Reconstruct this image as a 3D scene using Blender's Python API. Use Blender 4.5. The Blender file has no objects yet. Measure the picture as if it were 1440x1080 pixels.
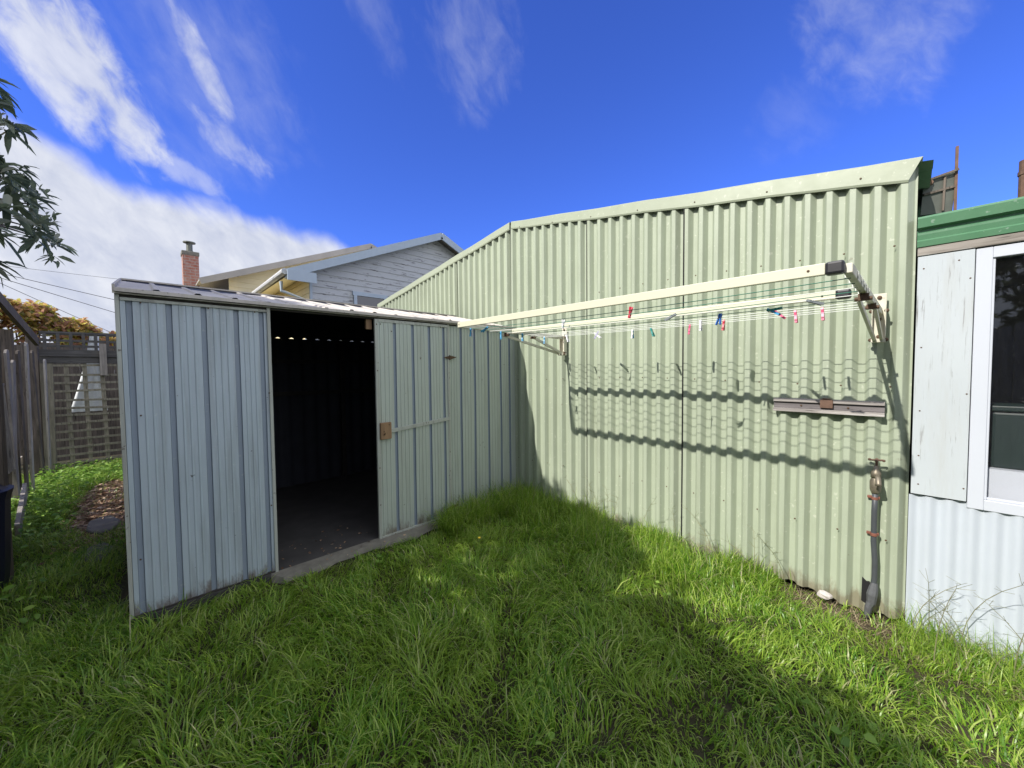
import bpy, math, random
import numpy as np
from mathutils import Vector, Matrix
random.seed(7); rng=np.random.default_rng(7)
R=math.radians
scene=bpy.context.scene
col=scene.collection

# ------------------------------------------------------------------ mesh helpers
class MB:
    def __init__(s): s.v=[]; s.f=[]; s.m=[]
    def add(s,vs,fs,mi=0):
        b=len(s.v); s.v+= [tuple(p) for p in vs]
        for f in fs: s.f.append(tuple(b+i for i in f)); s.m.append(mi)
        return s
    def box(s,a,b,mi=0):
        x0,y0,z0=a; x1,y1,z1=b
        x0,x1=min(x0,x1),max(x0,x1); y0,y1=min(y0,y1),max(y0,y1); z0,z1=min(z0,z1),max(z0,z1)
        return s.add([(x0,y0,z0),(x1,y0,z0),(x1,y1,z0),(x0,y1,z0),(x0,y0,z1),(x1,y0,z1),(x1,y1,z1),(x0,y1,z1)],
            [(0,3,2,1),(4,5,6,7),(0,1,5,4),(1,2,6,5),(2,3,7,6),(3,0,4,7)],mi)
    def beam(s,p,q,w,h,up=(0,0,1),mi=0,taper=1.0):
        p=Vector(p);q=Vector(q);d=(q-p).normalized();u=Vector(up)
        if abs(d.dot(u))>.98:u=Vector((1,0,0))
        a=d.cross(u).normalized();b=a.cross(d).normalized();vs=[]
        for c,k in ((p,1),(q,taper)):
            for i,j in ((-1,-1),(1,-1),(1,1),(-1,1)): vs.append(c+a*(i*w/2*k)+b*(j*h/2*k))
        return s.add(vs,[(0,1,2,3),(7,6,5,4),(0,4,5,1),(1,5,6,2),(2,6,7,3),(3,7,4,0)],mi)
    def tube(s,pts,r,n=8,mi=0,cap=True):
        pts=[Vector(p) for p in pts]; rs=r if isinstance(r,(list,tuple)) else [r]*len(pts)
        b=len(s.v);prev=None
        for i,p in enumerate(pts):
            d=(pts[min(i+1,len(pts)-1)]-pts[max(i-1,0)]).normalized()
            if prev is None:
                a=d.cross(Vector((0,0,1)))
                if a.length<.05:a=d.cross(Vector((1,0,0)))
            else: a=prev-d*prev.dot(d)
            a.normalize();prev=a;c=d.cross(a)
            for k in range(n):
                t=2*math.pi*k/n; s.v.append(tuple(p+(a*math.cos(t)+c*math.sin(t))*rs[i]))
        for i in range(len(pts)-1):
            for k in range(n):
                s.f.append((b+i*n+k,b+i*n+(k+1)%n,b+(i+1)*n+(k+1)%n,b+(i+1)*n+k));s.m.append(mi)
        if cap:
            s.f.append(tuple(b+k for k in range(n-1,-1,-1)));s.m.append(mi)
            e=b+(len(pts)-1)*n; s.f.append(tuple(e+k for k in range(n)));s.m.append(mi)
        return s
    def sphere(s,c,r,n=8,mi=0,sc=(1,1,1)):
        b=len(s.v)
        for i in range(1,n//2+1-1+1):
            pass
        rows=max(4,n//2+1)
        vs=[]
        for i in range(rows+1):
            t=math.pi*i/rows
            for k in range(n):
                a=2*math.pi*k/n
                vs.append((c[0]+r*sc[0]*math.sin(t)*math.cos(a),c[1]+r*sc[1]*math.sin(t)*math.sin(a),c[2]+r*sc[2]*math.cos(t)))
        fs=[]
        for i in range(rows):
            for k in range(n): fs.append((i*n+k,(i+1)*n+k,(i+1)*n+(k+1)%n,i*n+(k+1)%n))
        return s.add(vs,fs,mi)

def wloc(o):
    p=Vector((0,0,0))
    while o: p+=o.location; o=o.parent
    return p
def obj(name,mb,mat,parent=None,loc=None,bev=0,smooth=False,label=None):
    me=bpy.data.meshes.new(name)
    base=wloc(parent) if parent else (Vector(loc) if loc else Vector((0,0,0)))
    me.from_pydata([(v[0]-base.x,v[1]-base.y,v[2]-base.z) for v in mb.v],[],mb.f)
    mats=mat if isinstance(mat,(list,tuple)) else [mat]
    for m in mats: me.materials.append(m)
    me.polygons.foreach_set('material_index',mb.m)
    if smooth: me.polygons.foreach_set('use_smooth',[True]*len(mb.f))
    me.update()
    o=bpy.data.objects.new(name,me); col.objects.link(o)
    if parent: o.parent=parent
    else: o.location=base
    if bev:
        b=o.modifiers.new('bevel','BEVEL'); b.width=bev; b.segments=2; b.limit_method='ANGLE'
    if label:o['label']=label
    return o
def npmesh(name,verts,loops,starts,mats,parent=None,loc=(0,0,0),mi=None,smooth=False):
    me=bpy.data.meshes.new(name)
    base=np.array(wloc(parent) if parent else loc)
    verts=verts-base
    me.vertices.add(len(verts)); me.vertices.foreach_set('co',verts.astype(np.float32).ravel())
    me.loops.add(len(loops)); me.loops.foreach_set('vertex_index',loops.astype(np.int32))
    me.polygons.add(len(starts)); me.polygons.foreach_set('loop_start',starts.astype(np.int32))
    for m in (mats if isinstance(mats,list) else [mats]): me.materials.append(m)
    if smooth: me.polygons.foreach_set('use_smooth',[True]*len(starts))
    me.update(calc_edges=True); me.validate()
    o=bpy.data.objects.new(name,me); col.objects.link(o)
    if parent:o.parent=parent
    else:o.location=Vector(loc)
    return o
def each(name,pts,r,mat,parent,sc=(1,1,1),n=6,label=None):
    """small round heads, one part each, sharing one mesh"""
    first=None; base=wloc(parent)
    for p in pts:
        if first is None:
            first=obj(name,MB().sphere(tuple(base),r,n,sc=sc),mat,parent,label=label); o=first
        else:
            o=first.copy(); col.objects.link(o); o.parent=parent
        o.location=Vector(p)-base
def tag(o,label=None,cat=None,group=None,kind=None):
    if label:o['label']=label
    if cat:o['category']=cat
    if group:o['group']=group
    if kind:o['kind']=kind
    return o
def thing(name,label,cat,loc,group=None):
    o=bpy.data.objects.new(name,None); col.objects.link(o); o.location=Vector(loc)
    o.empty_display_size=.1
    return tag(o,label,cat,group)

# ------------------------------------------------------------------ material helpers
class NT:
    def __init__(s,name):
        s.m=bpy.data.materials.new(name); s.m.use_nodes=True; s.t=s.m.node_tree
        s.t.nodes.clear(); s.out=s.t.nodes.new('ShaderNodeOutputMaterial')
    def n(s,k,**kw):
        x=s.t.nodes.new(k)
        for a,b in kw.items():
            if a.startswith('i_'): x.inputs[a[2:].replace('_',' ')].default_value=b
            else: setattr(x,a,b)
        return x
    def l(s,a,b): s.t.links.new(a,b)
    def noise(s,scale,detail=4,vec=None,rough=.55,dist=0):
        x=s.n('ShaderNodeTexNoise'); x.inputs['Scale'].default_value=scale; x.inputs['Detail'].default_value=detail
        x.inputs['Roughness'].default_value=rough; x.inputs['Distortion'].default_value=dist
        if vec is not None: s.l(vec,x.inputs['Vector'])
        return x.outputs['Fac']
    def ramp(s,fac,stops,interp='LINEAR'):
        x=s.n('ShaderNodeValToRGB'); x.color_ramp.interpolation=interp
        e=x.color_ramp.elements
        while len(e)>1:e.remove(e[-1])
        e[0].position=stops[0][0]; e[0].color=c4(stops[0][1])
        for p,c in stops[1:]:
            k=e.new(p);k.color=c4(c)
        s.l(fac,x.inputs['Fac']); return x.outputs['Color']
    def mix(s,fac,a,b,mode='MIX'):
        x=s.n('ShaderNodeMix',data_type='RGBA',blend_type=mode)
        for sock,v in ((x.inputs[0],fac),(x.inputs[6],a),(x.inputs[7],b)):
            if hasattr(v,'is_linked') or isinstance(v,bpy.types.NodeSocket): s.l(v,sock)
            elif isinstance(v,(int,float)): sock.default_value=v
            else: sock.default_value=c4(v)
        return x.outputs[2]
    def coord(s,scale=(1,1,1),kind='Object'):
        tc=s.n('ShaderNodeTexCoord'); mp=s.n('ShaderNodeMapping'); mp.inputs['Scale'].default_value=scale
        s.l(tc.outputs[kind],mp.inputs['Vector']); return mp.outputs['Vector']
    def bump(s,h,strength=.3,dist=.01):
        b=s.n('ShaderNodeBump'); b.inputs['Strength'].default_value=strength; b.inputs['Distance'].default_value=dist
        s.l(h,b.inputs['Height']); return b.outputs['Normal']
    def bsdf(s,color,rough=.5,metal=0,normal=None,spec=.5):
        b=s.n('ShaderNodeBsdfPrincipled')
        for sock,v in ((b.inputs['Base Color'],color),(b.inputs['Roughness'],rough),(b.inputs['Metallic'],metal)):
            if isinstance(v,bpy.types.NodeSocket): s.l(v,sock)
            elif isinstance(v,(int,float)): sock.default_value=v
            else: sock.default_value=c4(v)
        b.inputs['Specular IOR Level'].default_value=spec
        if normal is not None: s.l(normal,b.inputs['Normal'])
        return b
    def done(s,b): s.l(b.outputs[0],s.out.inputs['Surface']); return s.m
def c4(c):
    return c if len(c)==4 else (c[0],c[1],c[2],1)
def mul(c,k): return tuple(x*k for x in c)

def painted(name,c,dirt=None,rough=.45,metal=0,streak=.35,chips=.5,chipcol=(.55,.57,.5),var=.12,bump=.15,spots=None,foot=None,sheetvar=.0):
    """old painted sheet metal: blotches, vertical runs of dirt, small chips"""
    t=NT(name); o=t.coord(); st=t.coord((14,14,.9)); dirt=dirt or mul(c,.55)
    base=t.mix(t.noise(2.2,5,o),mul(c,1-var),mul(c,1+var*.6))
    run=t.ramp(t.noise(1.6,5,st,.6),[(.48,(0,0,0)),(.78,(1,1,1))])
    m=t.n('ShaderNodeMath',operation='MULTIPLY'); t.l(run,m.inputs[0]); m.inputs[1].default_value=streak
    base=t.mix(m.outputs[0],base,dirt)
    big=t.noise(.9,3,o)
    ch=t.ramp(t.noise(38,3,o,.5),[(.66,(0,0,0)),(.70,(1,1,1))])
    m2=t.n('ShaderNodeMath',operation='MULTIPLY'); t.l(ch,m2.inputs[0]); m2.inputs[1].default_value=chips
    base=t.mix(m2.outputs[0],base,chipcol)
    if spots:
        v=t.noise(19,4,t.coord((1,1,1)),.6); sp=t.ramp(v,[(.70,(0,0,0)),(.74,(1,1,1))])
        base=t.mix(sp,base,spots)
    if foot:
        sz=t.n('ShaderNodeSeparateXYZ'); t.l(o,sz.inputs[0]); ad=t.n('ShaderNodeMath',operation='MULTIPLY_ADD'); t.l(t.noise(11,6,t.coord((1,1,.35)),.75),ad.inputs[0]); ad.inputs[1].default_value=-.42; t.l(sz.outputs[2],ad.inputs[2])
        mr=t.n('ShaderNodeMapRange'); t.l(ad.outputs[0],mr.inputs['Value']); mr.inputs['From Min'].default_value=-.12; mr.inputs['From Max'].default_value=-.20; mr.inputs['To Min'].default_value=0; mr.inputs['To Max'].default_value=.85
        base=t.mix(mr.outputs[0],base,foot)
    if sheetvar:
        oi=t.n('ShaderNodeObjectInfo'); base=t.mix(1.0,base,t.ramp(oi.outputs['Random'],[(0,(1-sheetvar,1-sheetvar,1-sheetvar*.8)),(1,(1+sheetvar*.5,1+sheetvar*.4,1))]),'MULTIPLY')
    rr=t.ramp(t.noise(9,4,o),[(.3,(rough-.08,)*3),(.8,(rough+.18,)*3)])
    return t.done(t.bsdf(base,rr,metal,t.bump(t.noise(7,3,o),bump,.01)))

def wood(name,c,c2,axis='z',scale=1.0,rough=.8,paint=None,paintamt=.5,var=.4):
    t=NT(name); s={'x':(1.2,22,22),'y':(22,1.2,22),'z':(22,22,1.2)}[axis]
    v=t.coord(tuple(k*scale for k in s)); g=t.noise(2.2,6,v,.65,.6)
    base=t.mix(t.ramp(g,[(.3,(0,0,0)),(.7,(1,1,1))]),c2,c)
    base=t.mix(t.ramp(t.noise(3,3,t.coord()),[(.35,(var,)*3),(.65,(0,0,0))]),base,mul(c2,.7))
    crack=t.ramp(t.noise(4.5,3,v,.5),[(.30,(1,1,1)),(.36,(0,0,0))])
    base=t.mix(crack,base,mul(c2,.35))
    if paint:
        pm=t.noise(2.2,8,t.coord(tuple(max(k*.5,.5) for k in s)),.72)
        pm=t.ramp(pm,[(1-paintamt-.06,(0,0,0)),(1-paintamt+.02,(1,1,1))])
        base=t.mix(pm,base,paint)
    return t.done(t.bsdf(base,rough,0,t.bump(g,.35,.004),.3))

def plain(name,c,rough=.5,metal=0,var=.15,scale=12,bump=.1,spec=.5):
    t=NT(name); o=t.coord(); n=t.noise(scale,5,o)
    return t.done(t.bsdf(t.mix(n,mul(c,1-var),mul(c,1+var)),rough,metal,t.bump(n,bump,.004),spec))

def leafy(name,stops,trans=.35,rough=.5,patch=None,spec=.35):
    """each leaf or blade takes its own colour"""
    t=NT(name); g=t.n('ShaderNodeNewGeometry')
    c=t.ramp(g.outputs['Random Per Island'],stops)
    if patch: c=t.mix(t.ramp(t.noise(patch[0],4,t.coord()),[(.42,(0,0,0)),(.62,(patch[2],)*3)]),c,patch[1])
    b=t.bsdf(c,rough,0,None,spec); tr=t.n('ShaderNodeBsdfTranslucent'); t.l(c,tr.inputs['Color'])
    mx=t.n('ShaderNodeMixShader'); mx.inputs[0].default_value=trans
    t.l(b.outputs[0],mx.inputs[1]); t.l(tr.outputs[0],mx.inputs[2]); t.l(mx.outputs[0],t.out.inputs['Surface'])
    return t.m

M={}
SAGE=(.355,.405,.305)
M['sage']=painted('sage_paint',SAGE,(.22,.25,.17),.42,chips=.45,chipcol=(.55,.57,.48),streak=.42,var=.17,spots=(.25,.27,.2),foot=(.20,.18,.12),sheetvar=.08)
M['sage_trim']=painted('sage_trim_paint',(.33,.37,.27),(.27,.28,.2),.42,chips=.3,chipcol=(.6,.62,.52),streak=.1)
M['shed']=painted('shed_paint',(.44,.49,.44),(.30,.31,.26),.4,streak=.55,chips=.25,chipcol=(.5,.52,.5),spots=(.16,.14,.11),foot=(.16,.13,.10))
M['shed_blue']=painted('shed_blue_paint',(.41,.48,.53),(.25,.28,.29),.38,streak=.75,chips=.35,chipcol=(.52,.55,.55),spots=(.10,.10,.10),foot=(.13,.10,.08))
M['shed_groove']=painted('shed_groove_shade',(.25,.30,.36),(.17,.2,.23),.5,streak=.5,chips=.15)  # groove shade put into a darker, bluer colour
M['shed_trim']=painted('shed_trim_paint',(.42,.44,.40),(.13,.12,.1),.5,streak=.6,chips=.9,chipcol=(.14,.13,.11))
M['shed_roof']=painted('shed_roof_zinc',(.54,.50,.45),(.15,.14,.12),.9,0,streak=.3,chips=.6,chipcol=(.16,.14,.12),spots=(.2,.18,.15),var=.35)
M['dark_strip']=plain('grimy_dark_timber',(.035,.03,.027),.8,var=.6,scale=20)
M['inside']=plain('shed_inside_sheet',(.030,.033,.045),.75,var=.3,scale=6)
M['concrete_dark']=plain('old_shed_concrete',(.06,.057,.056),.85,var=.5,scale=5,bump=.5)
M['paver']=plain('dull_paving_stone',(.13,.12,.105),.9,var=.5,scale=9,bump=.8)
M['concrete']=plain('pale_concrete_edge',(.19,.178,.15),.9,var=.45,scale=14,bump=.8)
M['cream']=plain('cream_enamel',(.60,.59,.45),.35,var=.03,scale=5,bump=.03)
M['cream_dull']=painted('cream_enamel_worn',(.60,.58,.47),(.33,.28,.2),.45,streak=.35,chips=.5,chipcol=(.25,.17,.1))
M['black_plastic']=plain('black_plastic_cap',(.018,.018,.021),.4,var=.2)
M['rustbolt']=plain('rusty_bolt',(.10,.06,.035),.7,.3,var=.4,scale=60)
M['wire_green']=plain('green_line',(.03,.16,.10),.5)
M['wire_white']=plain('white_line',(.70,.72,.66),.5)
M['dark']=plain('shadow_gap_black',(.008,.008,.009),.9)
M['white_paint']=painted('white_corrugated_paint',(.46,.505,.555),(.38,.41,.42),.5,streak=.3,chips=.1,var=.05)
M['alu']=plain('white_window_frame',(.50,.53,.58),.3,var=.03,scale=4,bump=.02)
M['board_white']=wood('flaking_white_board',(.33,.33,.32),(.22,.21,.19),'z',.5,.75,paint=(.45,.49,.49),paintamt=.63,var=.2)
t=NT('cracked_white_board'); o=t.coord(); fine=t.noise(3.0,8,t.coord((34,34,1.3)),.7,.5); msk=t.ramp(t.noise(2.6,4,t.coord((3,3,1.2)),.6),[(.42,(0,0,0)),(.62,(1,1,1))])
ck=t.ramp(fine,[(.33,(1,1,1)),(.42,(0,0,0))]); ckm=t.mix(1.0,ck,msk,'MULTIPLY')
wp_=t.mix(t.noise(2,5,o),(.40,.44,.46),(.47,.51,.53)); wp_=t.mix(t.ramp(t.noise(1.6,6,t.coord((9,9,1)),.65),[(.5,(0,0,0)),(.7,(.6,.6,.6))]),wp_,(.40,.42,.41))
M['board_white']=t.done(t.bsdf(t.mix(ckm,wp_,(.15,.14,.13)),.7,0,t.bump(fine,.5,.003),.3))
M['timber_w']=wood('flaking_white_timber',(.40,.37,.33),(.16,.14,.12),'x',1,.8,paint=(.50,.51,.49),paintamt=.46)
M['batten']=wood('weathered_batten',(.42,.39,.36),(.22,.20,.19),'x',1.2,.8,paint=(.5,.48,.46),paintamt=.4)
M['batten_in']=wood('batten_grey_face',(.22,.20,.20),(.13,.12,.12),'x',1.2,.8)
M['green_fascia']=painted('green_roll_paint',(.075,.19,.10),(.05,.11,.07),.4,streak=.1,chips=.35,chipcol=(.4,.48,.42),var=.2)
M['fence_dark']=wood('dark_weathered_paling',(.22,.18,.15),(.07,.06,.05),'z',1,.85)
M['fence_grey']=wood('grey_weathered_paling',(.46,.42,.37),(.2,.18,.16),'z',1,.85)
M['fence_pale']=wood('pale_weathered_paling',(.62,.58,.52),(.32,.29,.25),'z',1,.85)
M['lattice']=wood('green_grey_lattice',(.40,.37,.28),(.18,.165,.125),'z',1,.85)
M['lattice_dark']=wood('dark_lattice_rail',(.15,.145,.14),(.07,.067,.063),'y',1,.85)
M['navy']=plain('navy_plastic',(.010,.012,.03),.45)
M['cloth']=plain('pale_plastic_sheet',(.72,.75,.76),.6,var=.1,scale=9,bump=.8)
M['brass']=plain('tarnished_brass',(.23,.20,.15),.5,.6,var=.4,scale=40)
M['pipe']=plain('dark_grey_pipe',(.06,.066,.074),.45,var=.25,scale=9)
M['clip']=plain('red_oxide_clip',(.20,.075,.05),.6,var=.3,scale=40)
M['tape']=plain('grey_cloth_tape',(.09,.094,.10),.6,var=.4,scale=25,bump=.8)
M['tan_wood']=wood('tan_plywood',(.36,.23,.13),(.26,.16,.09),'z',.7,.7)
M['rust']=plain('brown_rust',(.13,.075,.05),.8,var=.5,scale=30,bump=.5)
M['stone']=plain('pale_stone',(.5,.46,.43),.85,var=.2,scale=20,bump=.8)
M['iron']=plain('grey_weathered_iron',(.14,.15,.13),.6,.4,var=.5,scale=8)

# ------------------------------------------------------------------ corrugated sheets
def sheet(mb,O,A,N,prof,z0f,z1f,rows=1,wob=0.0,mis=None,back=False):
    """prof: list of (s,d): s metres along A, d metres out along N; z0f,z1f give bottom and top at s"""
    O=np.array(O,float);A=np.array(A,float);N=np.array(N,float); b=len(mb.v)
    for i,(s_,d_) in enumerate(prof):
        z0=z0f(s_);z1=z1f(s_)
        for j in range(rows+1):
            z=z0+(z1-z0)*j/rows
            w=wob*(math.sin(s_*5.1+z*2.3+O[0]*3)+.6*math.sin(s_*13.7-z*4.9+O[1]))
            p=O+A*s_+N*(d_+w); mb.v.append((p[0],p[1],z))
    for i in range(len(prof)-1):
        for j in range(rows):
            a=b+i*(rows+1)+j; c=a+rows+1
            mb.f.append((a,c,c+1,a+1)); mb.m.append(mis[i] if mis else 0)
def trap(length,pitch=.1078,cr=.026,va=.029,wp=.029,wn=.0238,dep=.036,start=0.0):
    out=[];mis=[];s_=start
    # crest edges softened by a small extra vertex
    while s_<length+.001:
        for ds,d,m in ((0,dep,0),(cr,dep,0),(cr+.003,dep*.93,0),(cr+wp-.003,.07*dep,0),(cr+wp,0,0),(cr+wp+va,0,0),(cr+wp+va+.003,.07*dep,0),(pitch-.003,.93*dep,0)):
            out.append((s_+ds,d));mis.append(0)
        s_+=pitch
    res=[(a,b_) for a,b_ in out if 0<=a<length]
    k=len(res); a0,b0=out[k-1]; a1,b1=out[k] if k<len(out) else (length+.01,dep)
    res.append((length,b0+(b1-b0)*(length-a0)/(a1-a0)))
    return res

# ================================================================== GARAGE (sage green)
DG=3.1
def gable(x): return 3.126-(x+3.163)*.1733 if x>-3.163 else 3.126+(x+3.163)*.1412
gar=thing('garage','sage green corrugated iron garage with a low gable, behind the clothes airer','garage',(-3.1,6.0,0))
seams=[-6.57,-5.2,-4.2,-3.163,-2.121,-1.21,-.62,.046]
for i in range(len(seams)-1):
    if i==5: continue
    x0=seams[i]; x1=seams[i+1] if i!=4 else seams[6-1]
    if i==4: x0,x1=-2.121,-1.21
    if i==6: x0,x1=-1.21,.046
    mb=MB(); L=x1-x0-.004
    pr=trap(L,.108 if x0>-1.3 else (L+.02)/round(L/.113))
    off=.004*(i%2)
    sheet(mb,(x0+.002,DG+.016,0),(1,0,0),(0,-1,0),[(a,b_+off) for a,b_ in pr],lambda s_,x0=x0:(-.02+.02*math.sin((x0+s_)*9)) if x0+s_>-.9 else -.06,
          lambda s_,x0=x0:gable(x0+s_)-.02,rows=8,wob=.0012)
    obj('wall_sheet',mb,M['sage'],gar)
for x,w_ in ((-1.21,.007),(-2.121,.004),(-3.163,.005),(-4.2,.003)):
    mb=MB(); mb.box((x-w_,DG-.0245,-.03),(x+w_*.3,DG+.01,gable(x)-.05)); obj('lap_shadow',mb,M['dark'],gar)  # black strip drawn as the shade in each sheet overlap
# dark packing behind the seams
mb=MB(); mb.add([(-6.5,3.19,-.05),(.03,3.19,-.05),(.03,3.19,gable(0)-.08),(-3.163,3.19,3.02),(-6.5,3.19,gable(-6.5)-.08)],[(0,1,2,3,4)])
mb.add([(-6.5,8.8,-.05),(.03,8.8,-.05),(.03,8.8,gable(0)-.08),(-3.163,8.8,3.02),(-6.5,8.8,gable(-6.5)-.08)],[(4,3,2,1,0)])
mb.box((.025,3.2,-.05),(.04,8.8,2.5)); mb.box((-6.56,3.2,-.05),(-6.54,8.8,2.55))
obj('back_wall',mb,M['dark'],gar)
# roof
for (xa,xb) in ((-6.66,-3.163),(-3.163,.10)):
    mb=MB(); n=int(abs(xb-xa)/.3)
    for k in range(72):
        y0=3.11+k*.08; 
        h0,h1=(.0,.018) if k%2 else (.018,.0)
        mb.add([(xa,y0,gable(xa)+h0-.012),(xb,y0,gable(xb)+h0-.012),(xb,y0+.08,gable(xb)+h1-.012),(xa,y0+.08,gable(xa)+h1-.012)],[(0,1,2,3)])
    obj('roof_sheet',mb,M['sage'],gar)
# barge flashing
def barge(xa,xb,h):
    mb=MB(); f=DG-.030
    za,zb=gable(xa)+.018,gable(xb)+.018
    n=14
    def row(x,dx=0):
        z=gable(x)+.018+.003*math.sin(x*7)
        hh=h if isinstance(h,(int,float)) else h[0]+(h[1]-h[0])*(x-xa)/(xb-xa)
        return [(x,f+.11,z+.001),(x,f+.004,z),(x,f,z-.006),(x,f-.001,z-hh+.012),(x,f+.004,z-hh),(x,f+.018,z-hh+.003)]
    xs=[xa+(xb-xa)*k/n for k in range(n+1)]
    for x in xs: mb.v+=row(x)
    for k in range(n):
        for j in range(5):
            a=k*6+j; mb.f.append((a,a+1,a+7,a+6)); mb.m.append(0)
    if xb>0:
        for j in range(1,6): v=mb.v[-6+j]; mb.v[-6+j]=(v[0]-(.0,.0,.004,.052,.054,.05)[j],v[1],v[2])
    return mb
b1=obj('barge_flashing',barge(-6.63,-3.175,.085),M['sage_trim'],gar)
mbb=barge(-3.150,.06,(.085,.12)); b2=obj('barge_flashing',mbb,M['sage_trim'],gar)
hp=[(x,DG-.033,gable(x)-.055) for x in np.arange(-6.3,.0,.47)]
for zz in (.45,1.35,2.15):
    for x in np.arange(-3.08,.02,.216):
        z=zz+.02*math.sin(x*31)
        if gable(x)-.2>z: hp.append((x+.015,DG-.0215,z))
each('roofing_nail',hp,.0055,M['rustbolt'],gar,(1,.5,1),label='small dark nail head in the green cladding')
# stub of old guttering at the back right corner
og=thing('old_eaves_box','dark weathered eaves box with a thin rod, past the right end of the green garage','eaves box',(.13,3.6,2.4))
mb=MB()
mb.add([(.065,3.55,2.40),(.20,3.62,2.40),(.215,3.62,2.645),(.075,3.55,2.60),(.065,3.95,2.40),(.20,3.95,2.40),(.215,3.95,2.645),(.075,3.95,2.60)],
       [(0,1,2,3),(1,5,6,2),(4,7,6,5),(3,2,6,7),(0,3,7,4),(0,4,5,1)])
obj('box_panel',mb,M['iron'],og)
mb=MB(); mb.beam((.075,3.545,2.52),(.205,3.612,2.55),.012,.012); mb.beam((.16,3.59,2.41),(.165,3.59,2.62),.012,.010); mb.beam((.075,3.54,2.60),(.22,3.60,2.645),.01,.012)
obj('seam_strip',mb,M['fence_dark'],og)
mb=MB(); mb.box((.205,3.61,2.40),(.218,3.635,2.79)); obj('rod',mb,M['rust'],og)
mb=MB()
for k in range(4): mb.tube([(.065+.012*k,3.40+.05*k,2.62+.022*(3-k)-.03),(.065+.012*k,3.9,2.62+.022*(3-k)-.03)],.016,8)
obj('ridge_scrap',mb,M['rust'],og)

# ================================================================== WINDOW ANNEX (right)
an=thing('annex','white annex with a green roof edge, at the right end of the green garage','annex',(1.5,4.2,0))
mb=MB(); pr=[(s_,.009*math.cos(2*math.pi*s_/.076)) for s_ in np.arange(0,2.95,.0095)]
sheet(mb,(.046,DG-.004,0),(1,0,0),(0,-1,0),pr,lambda s_:-.075+.01*math.sin(s_*7),lambda s_:.725,rows=1)
obj('lower_cladding',mb,M['white_paint'],an,smooth=True)
mb=MB(); mb.box((.052,DG-.022,.733),(.2535,DG+.0,2.047)); obj('painted_board',mb,M['board_white'],an,bev=.002)
mb=MB(); mb.box((.05,DG-.026,2.052),(3.0,DG+.0,2.094)); obj('timber_strip',mb,M['timber_w'],an,bev=.002)
each('nail',[(x,DG-.0225,z) for x,z in ((.075,1.98),(.075,1.55),(.077,1.2),(.078,.95),(.24,1.9),(.242,1.3),(.243,.8),(.08,.79),(.2,2.0))],.004,M['rustbolt'],an,(1,.5,1))
# roll formed fascia
mb=MB(); prof=[(2.092,.012),(2.098,.030),(2.128,.034),(2.136,.026),(2.162,.030),(2.172,.030),(2.180,.014),(2.192,.014),(2.20,.040),(2.247,.046),(2.258,.040),(2.262,.0)]
for x in (.047,.6,1.2,3.05):
    for z,d in prof: mb.v.append((x,DG-d,z+.003*math.sin(x*5)))
n=len(prof)
for k in range(3):
    for j in range(n-1): a=k*n+j; mb.f.append((a,a+n,a+n+1,a+1)); mb.m.append(0)
mb.f.append(tuple(range(n)));mb.m.append(0)
obj('roof_fascia',mb,M['green_fascia'],an)
mb=MB(); mb.add([(.047,DG-.02,2.262),(3.05,DG-.02,2.262),(3.05,6,2.40),(.047,6,2.40)],[(0,1,2,3)])
for k in range(16): mb.box((.1+k*.19,DG-.02,2.262),(.125+k*.19,DG+2.5,2.285)) if k>3 else None
obj('roof',mb,M['green_fascia'],an)
win=obj('window',MB().box((.2565,DG-.012,.700),(.2567,DG+.03,.702)),M['alu'],an)
mb=MB(); x0,x1,z0,z1=.257,2.3,.700,2.046; w=.055
mb.box((x0,DG-.016,z0),(x0+w,DG+.035,z1)); mb.box((x1-w,DG-.016,z0),(x1,DG+.035,z1))
mb.box((x0+w,DG-.016,z1-w),(x1-w,DG+.035,z1)); mb.box((x0+w,DG-.016,z0),(x1-w,DG+.035,z0+w))
mb.box((x0+w,DG-.006,z0+w),(x0+w+.01,DG+.012,z1-w)); mb.box((x0+w+.01,DG-.006,z0+w),(x1-w,DG+.012,z0+w+.012)); mb.box((1.27,DG-.012,z0+w),(1.31,DG+.02,z1-w))
obj('frame',mb,M['alu'],win,bev=.003)
t=NT('window_glass'); gl=t.n('ShaderNodeBsdfGlossy'); gl.inputs['Roughness'].default_value=.02; gl.inputs['Color'].default_value=(.9,.95,1,1)
tr=t.n('ShaderNodeBsdfTransparent'); fr=t.n('ShaderNodeFresnel'); fr.inputs['IOR'].default_value=1.8
mx=t.n('ShaderNodeMixShader'); bf=t.n('ShaderNodeNewGeometry'); iv=t.n('ShaderNodeMath',operation='MULTIPLY_ADD'); t.l(bf.outputs['Backfacing'],iv.inputs[0]); iv.inputs[1].default_value=-1; iv.inputs[2].default_value=1; fm=t.n('ShaderNodeMath',operation='MULTIPLY'); t.l(fr.outputs[0],fm.inputs[0]); t.l(iv.outputs[0],fm.inputs[1]); t.l(fm.outputs[0],mx.inputs[0]); t.l(tr.outputs[0],mx.inputs[1]); t.l(gl.outputs[0],mx.inputs[2])
df=t.n('ShaderNodeBsdfDiffuse'); df.inputs['Color'].default_value=(.5,.5,.48,1)
dm=t.ramp(t.noise(70,3,t.coord((1,1,2)),.6),[(.66,(.004,)*3),(.76,(.09,)*3)])
mx2=t.n('ShaderNodeMixShader'); t.l(dm,mx2.inputs[0]); t.l(mx.outputs[0],mx2.inputs[1]); t.l(df.outputs[0],mx2.inputs[2])
t.l(mx2.outputs[0],t.out.inputs['Surface']); M['glass']=t.m
mb=MB(); mb.box((x0+w,DG+.006,z0+w),(x1-w,DG+.010,z1-w)); obj('pane',mb,M['glass'],win)
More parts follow.
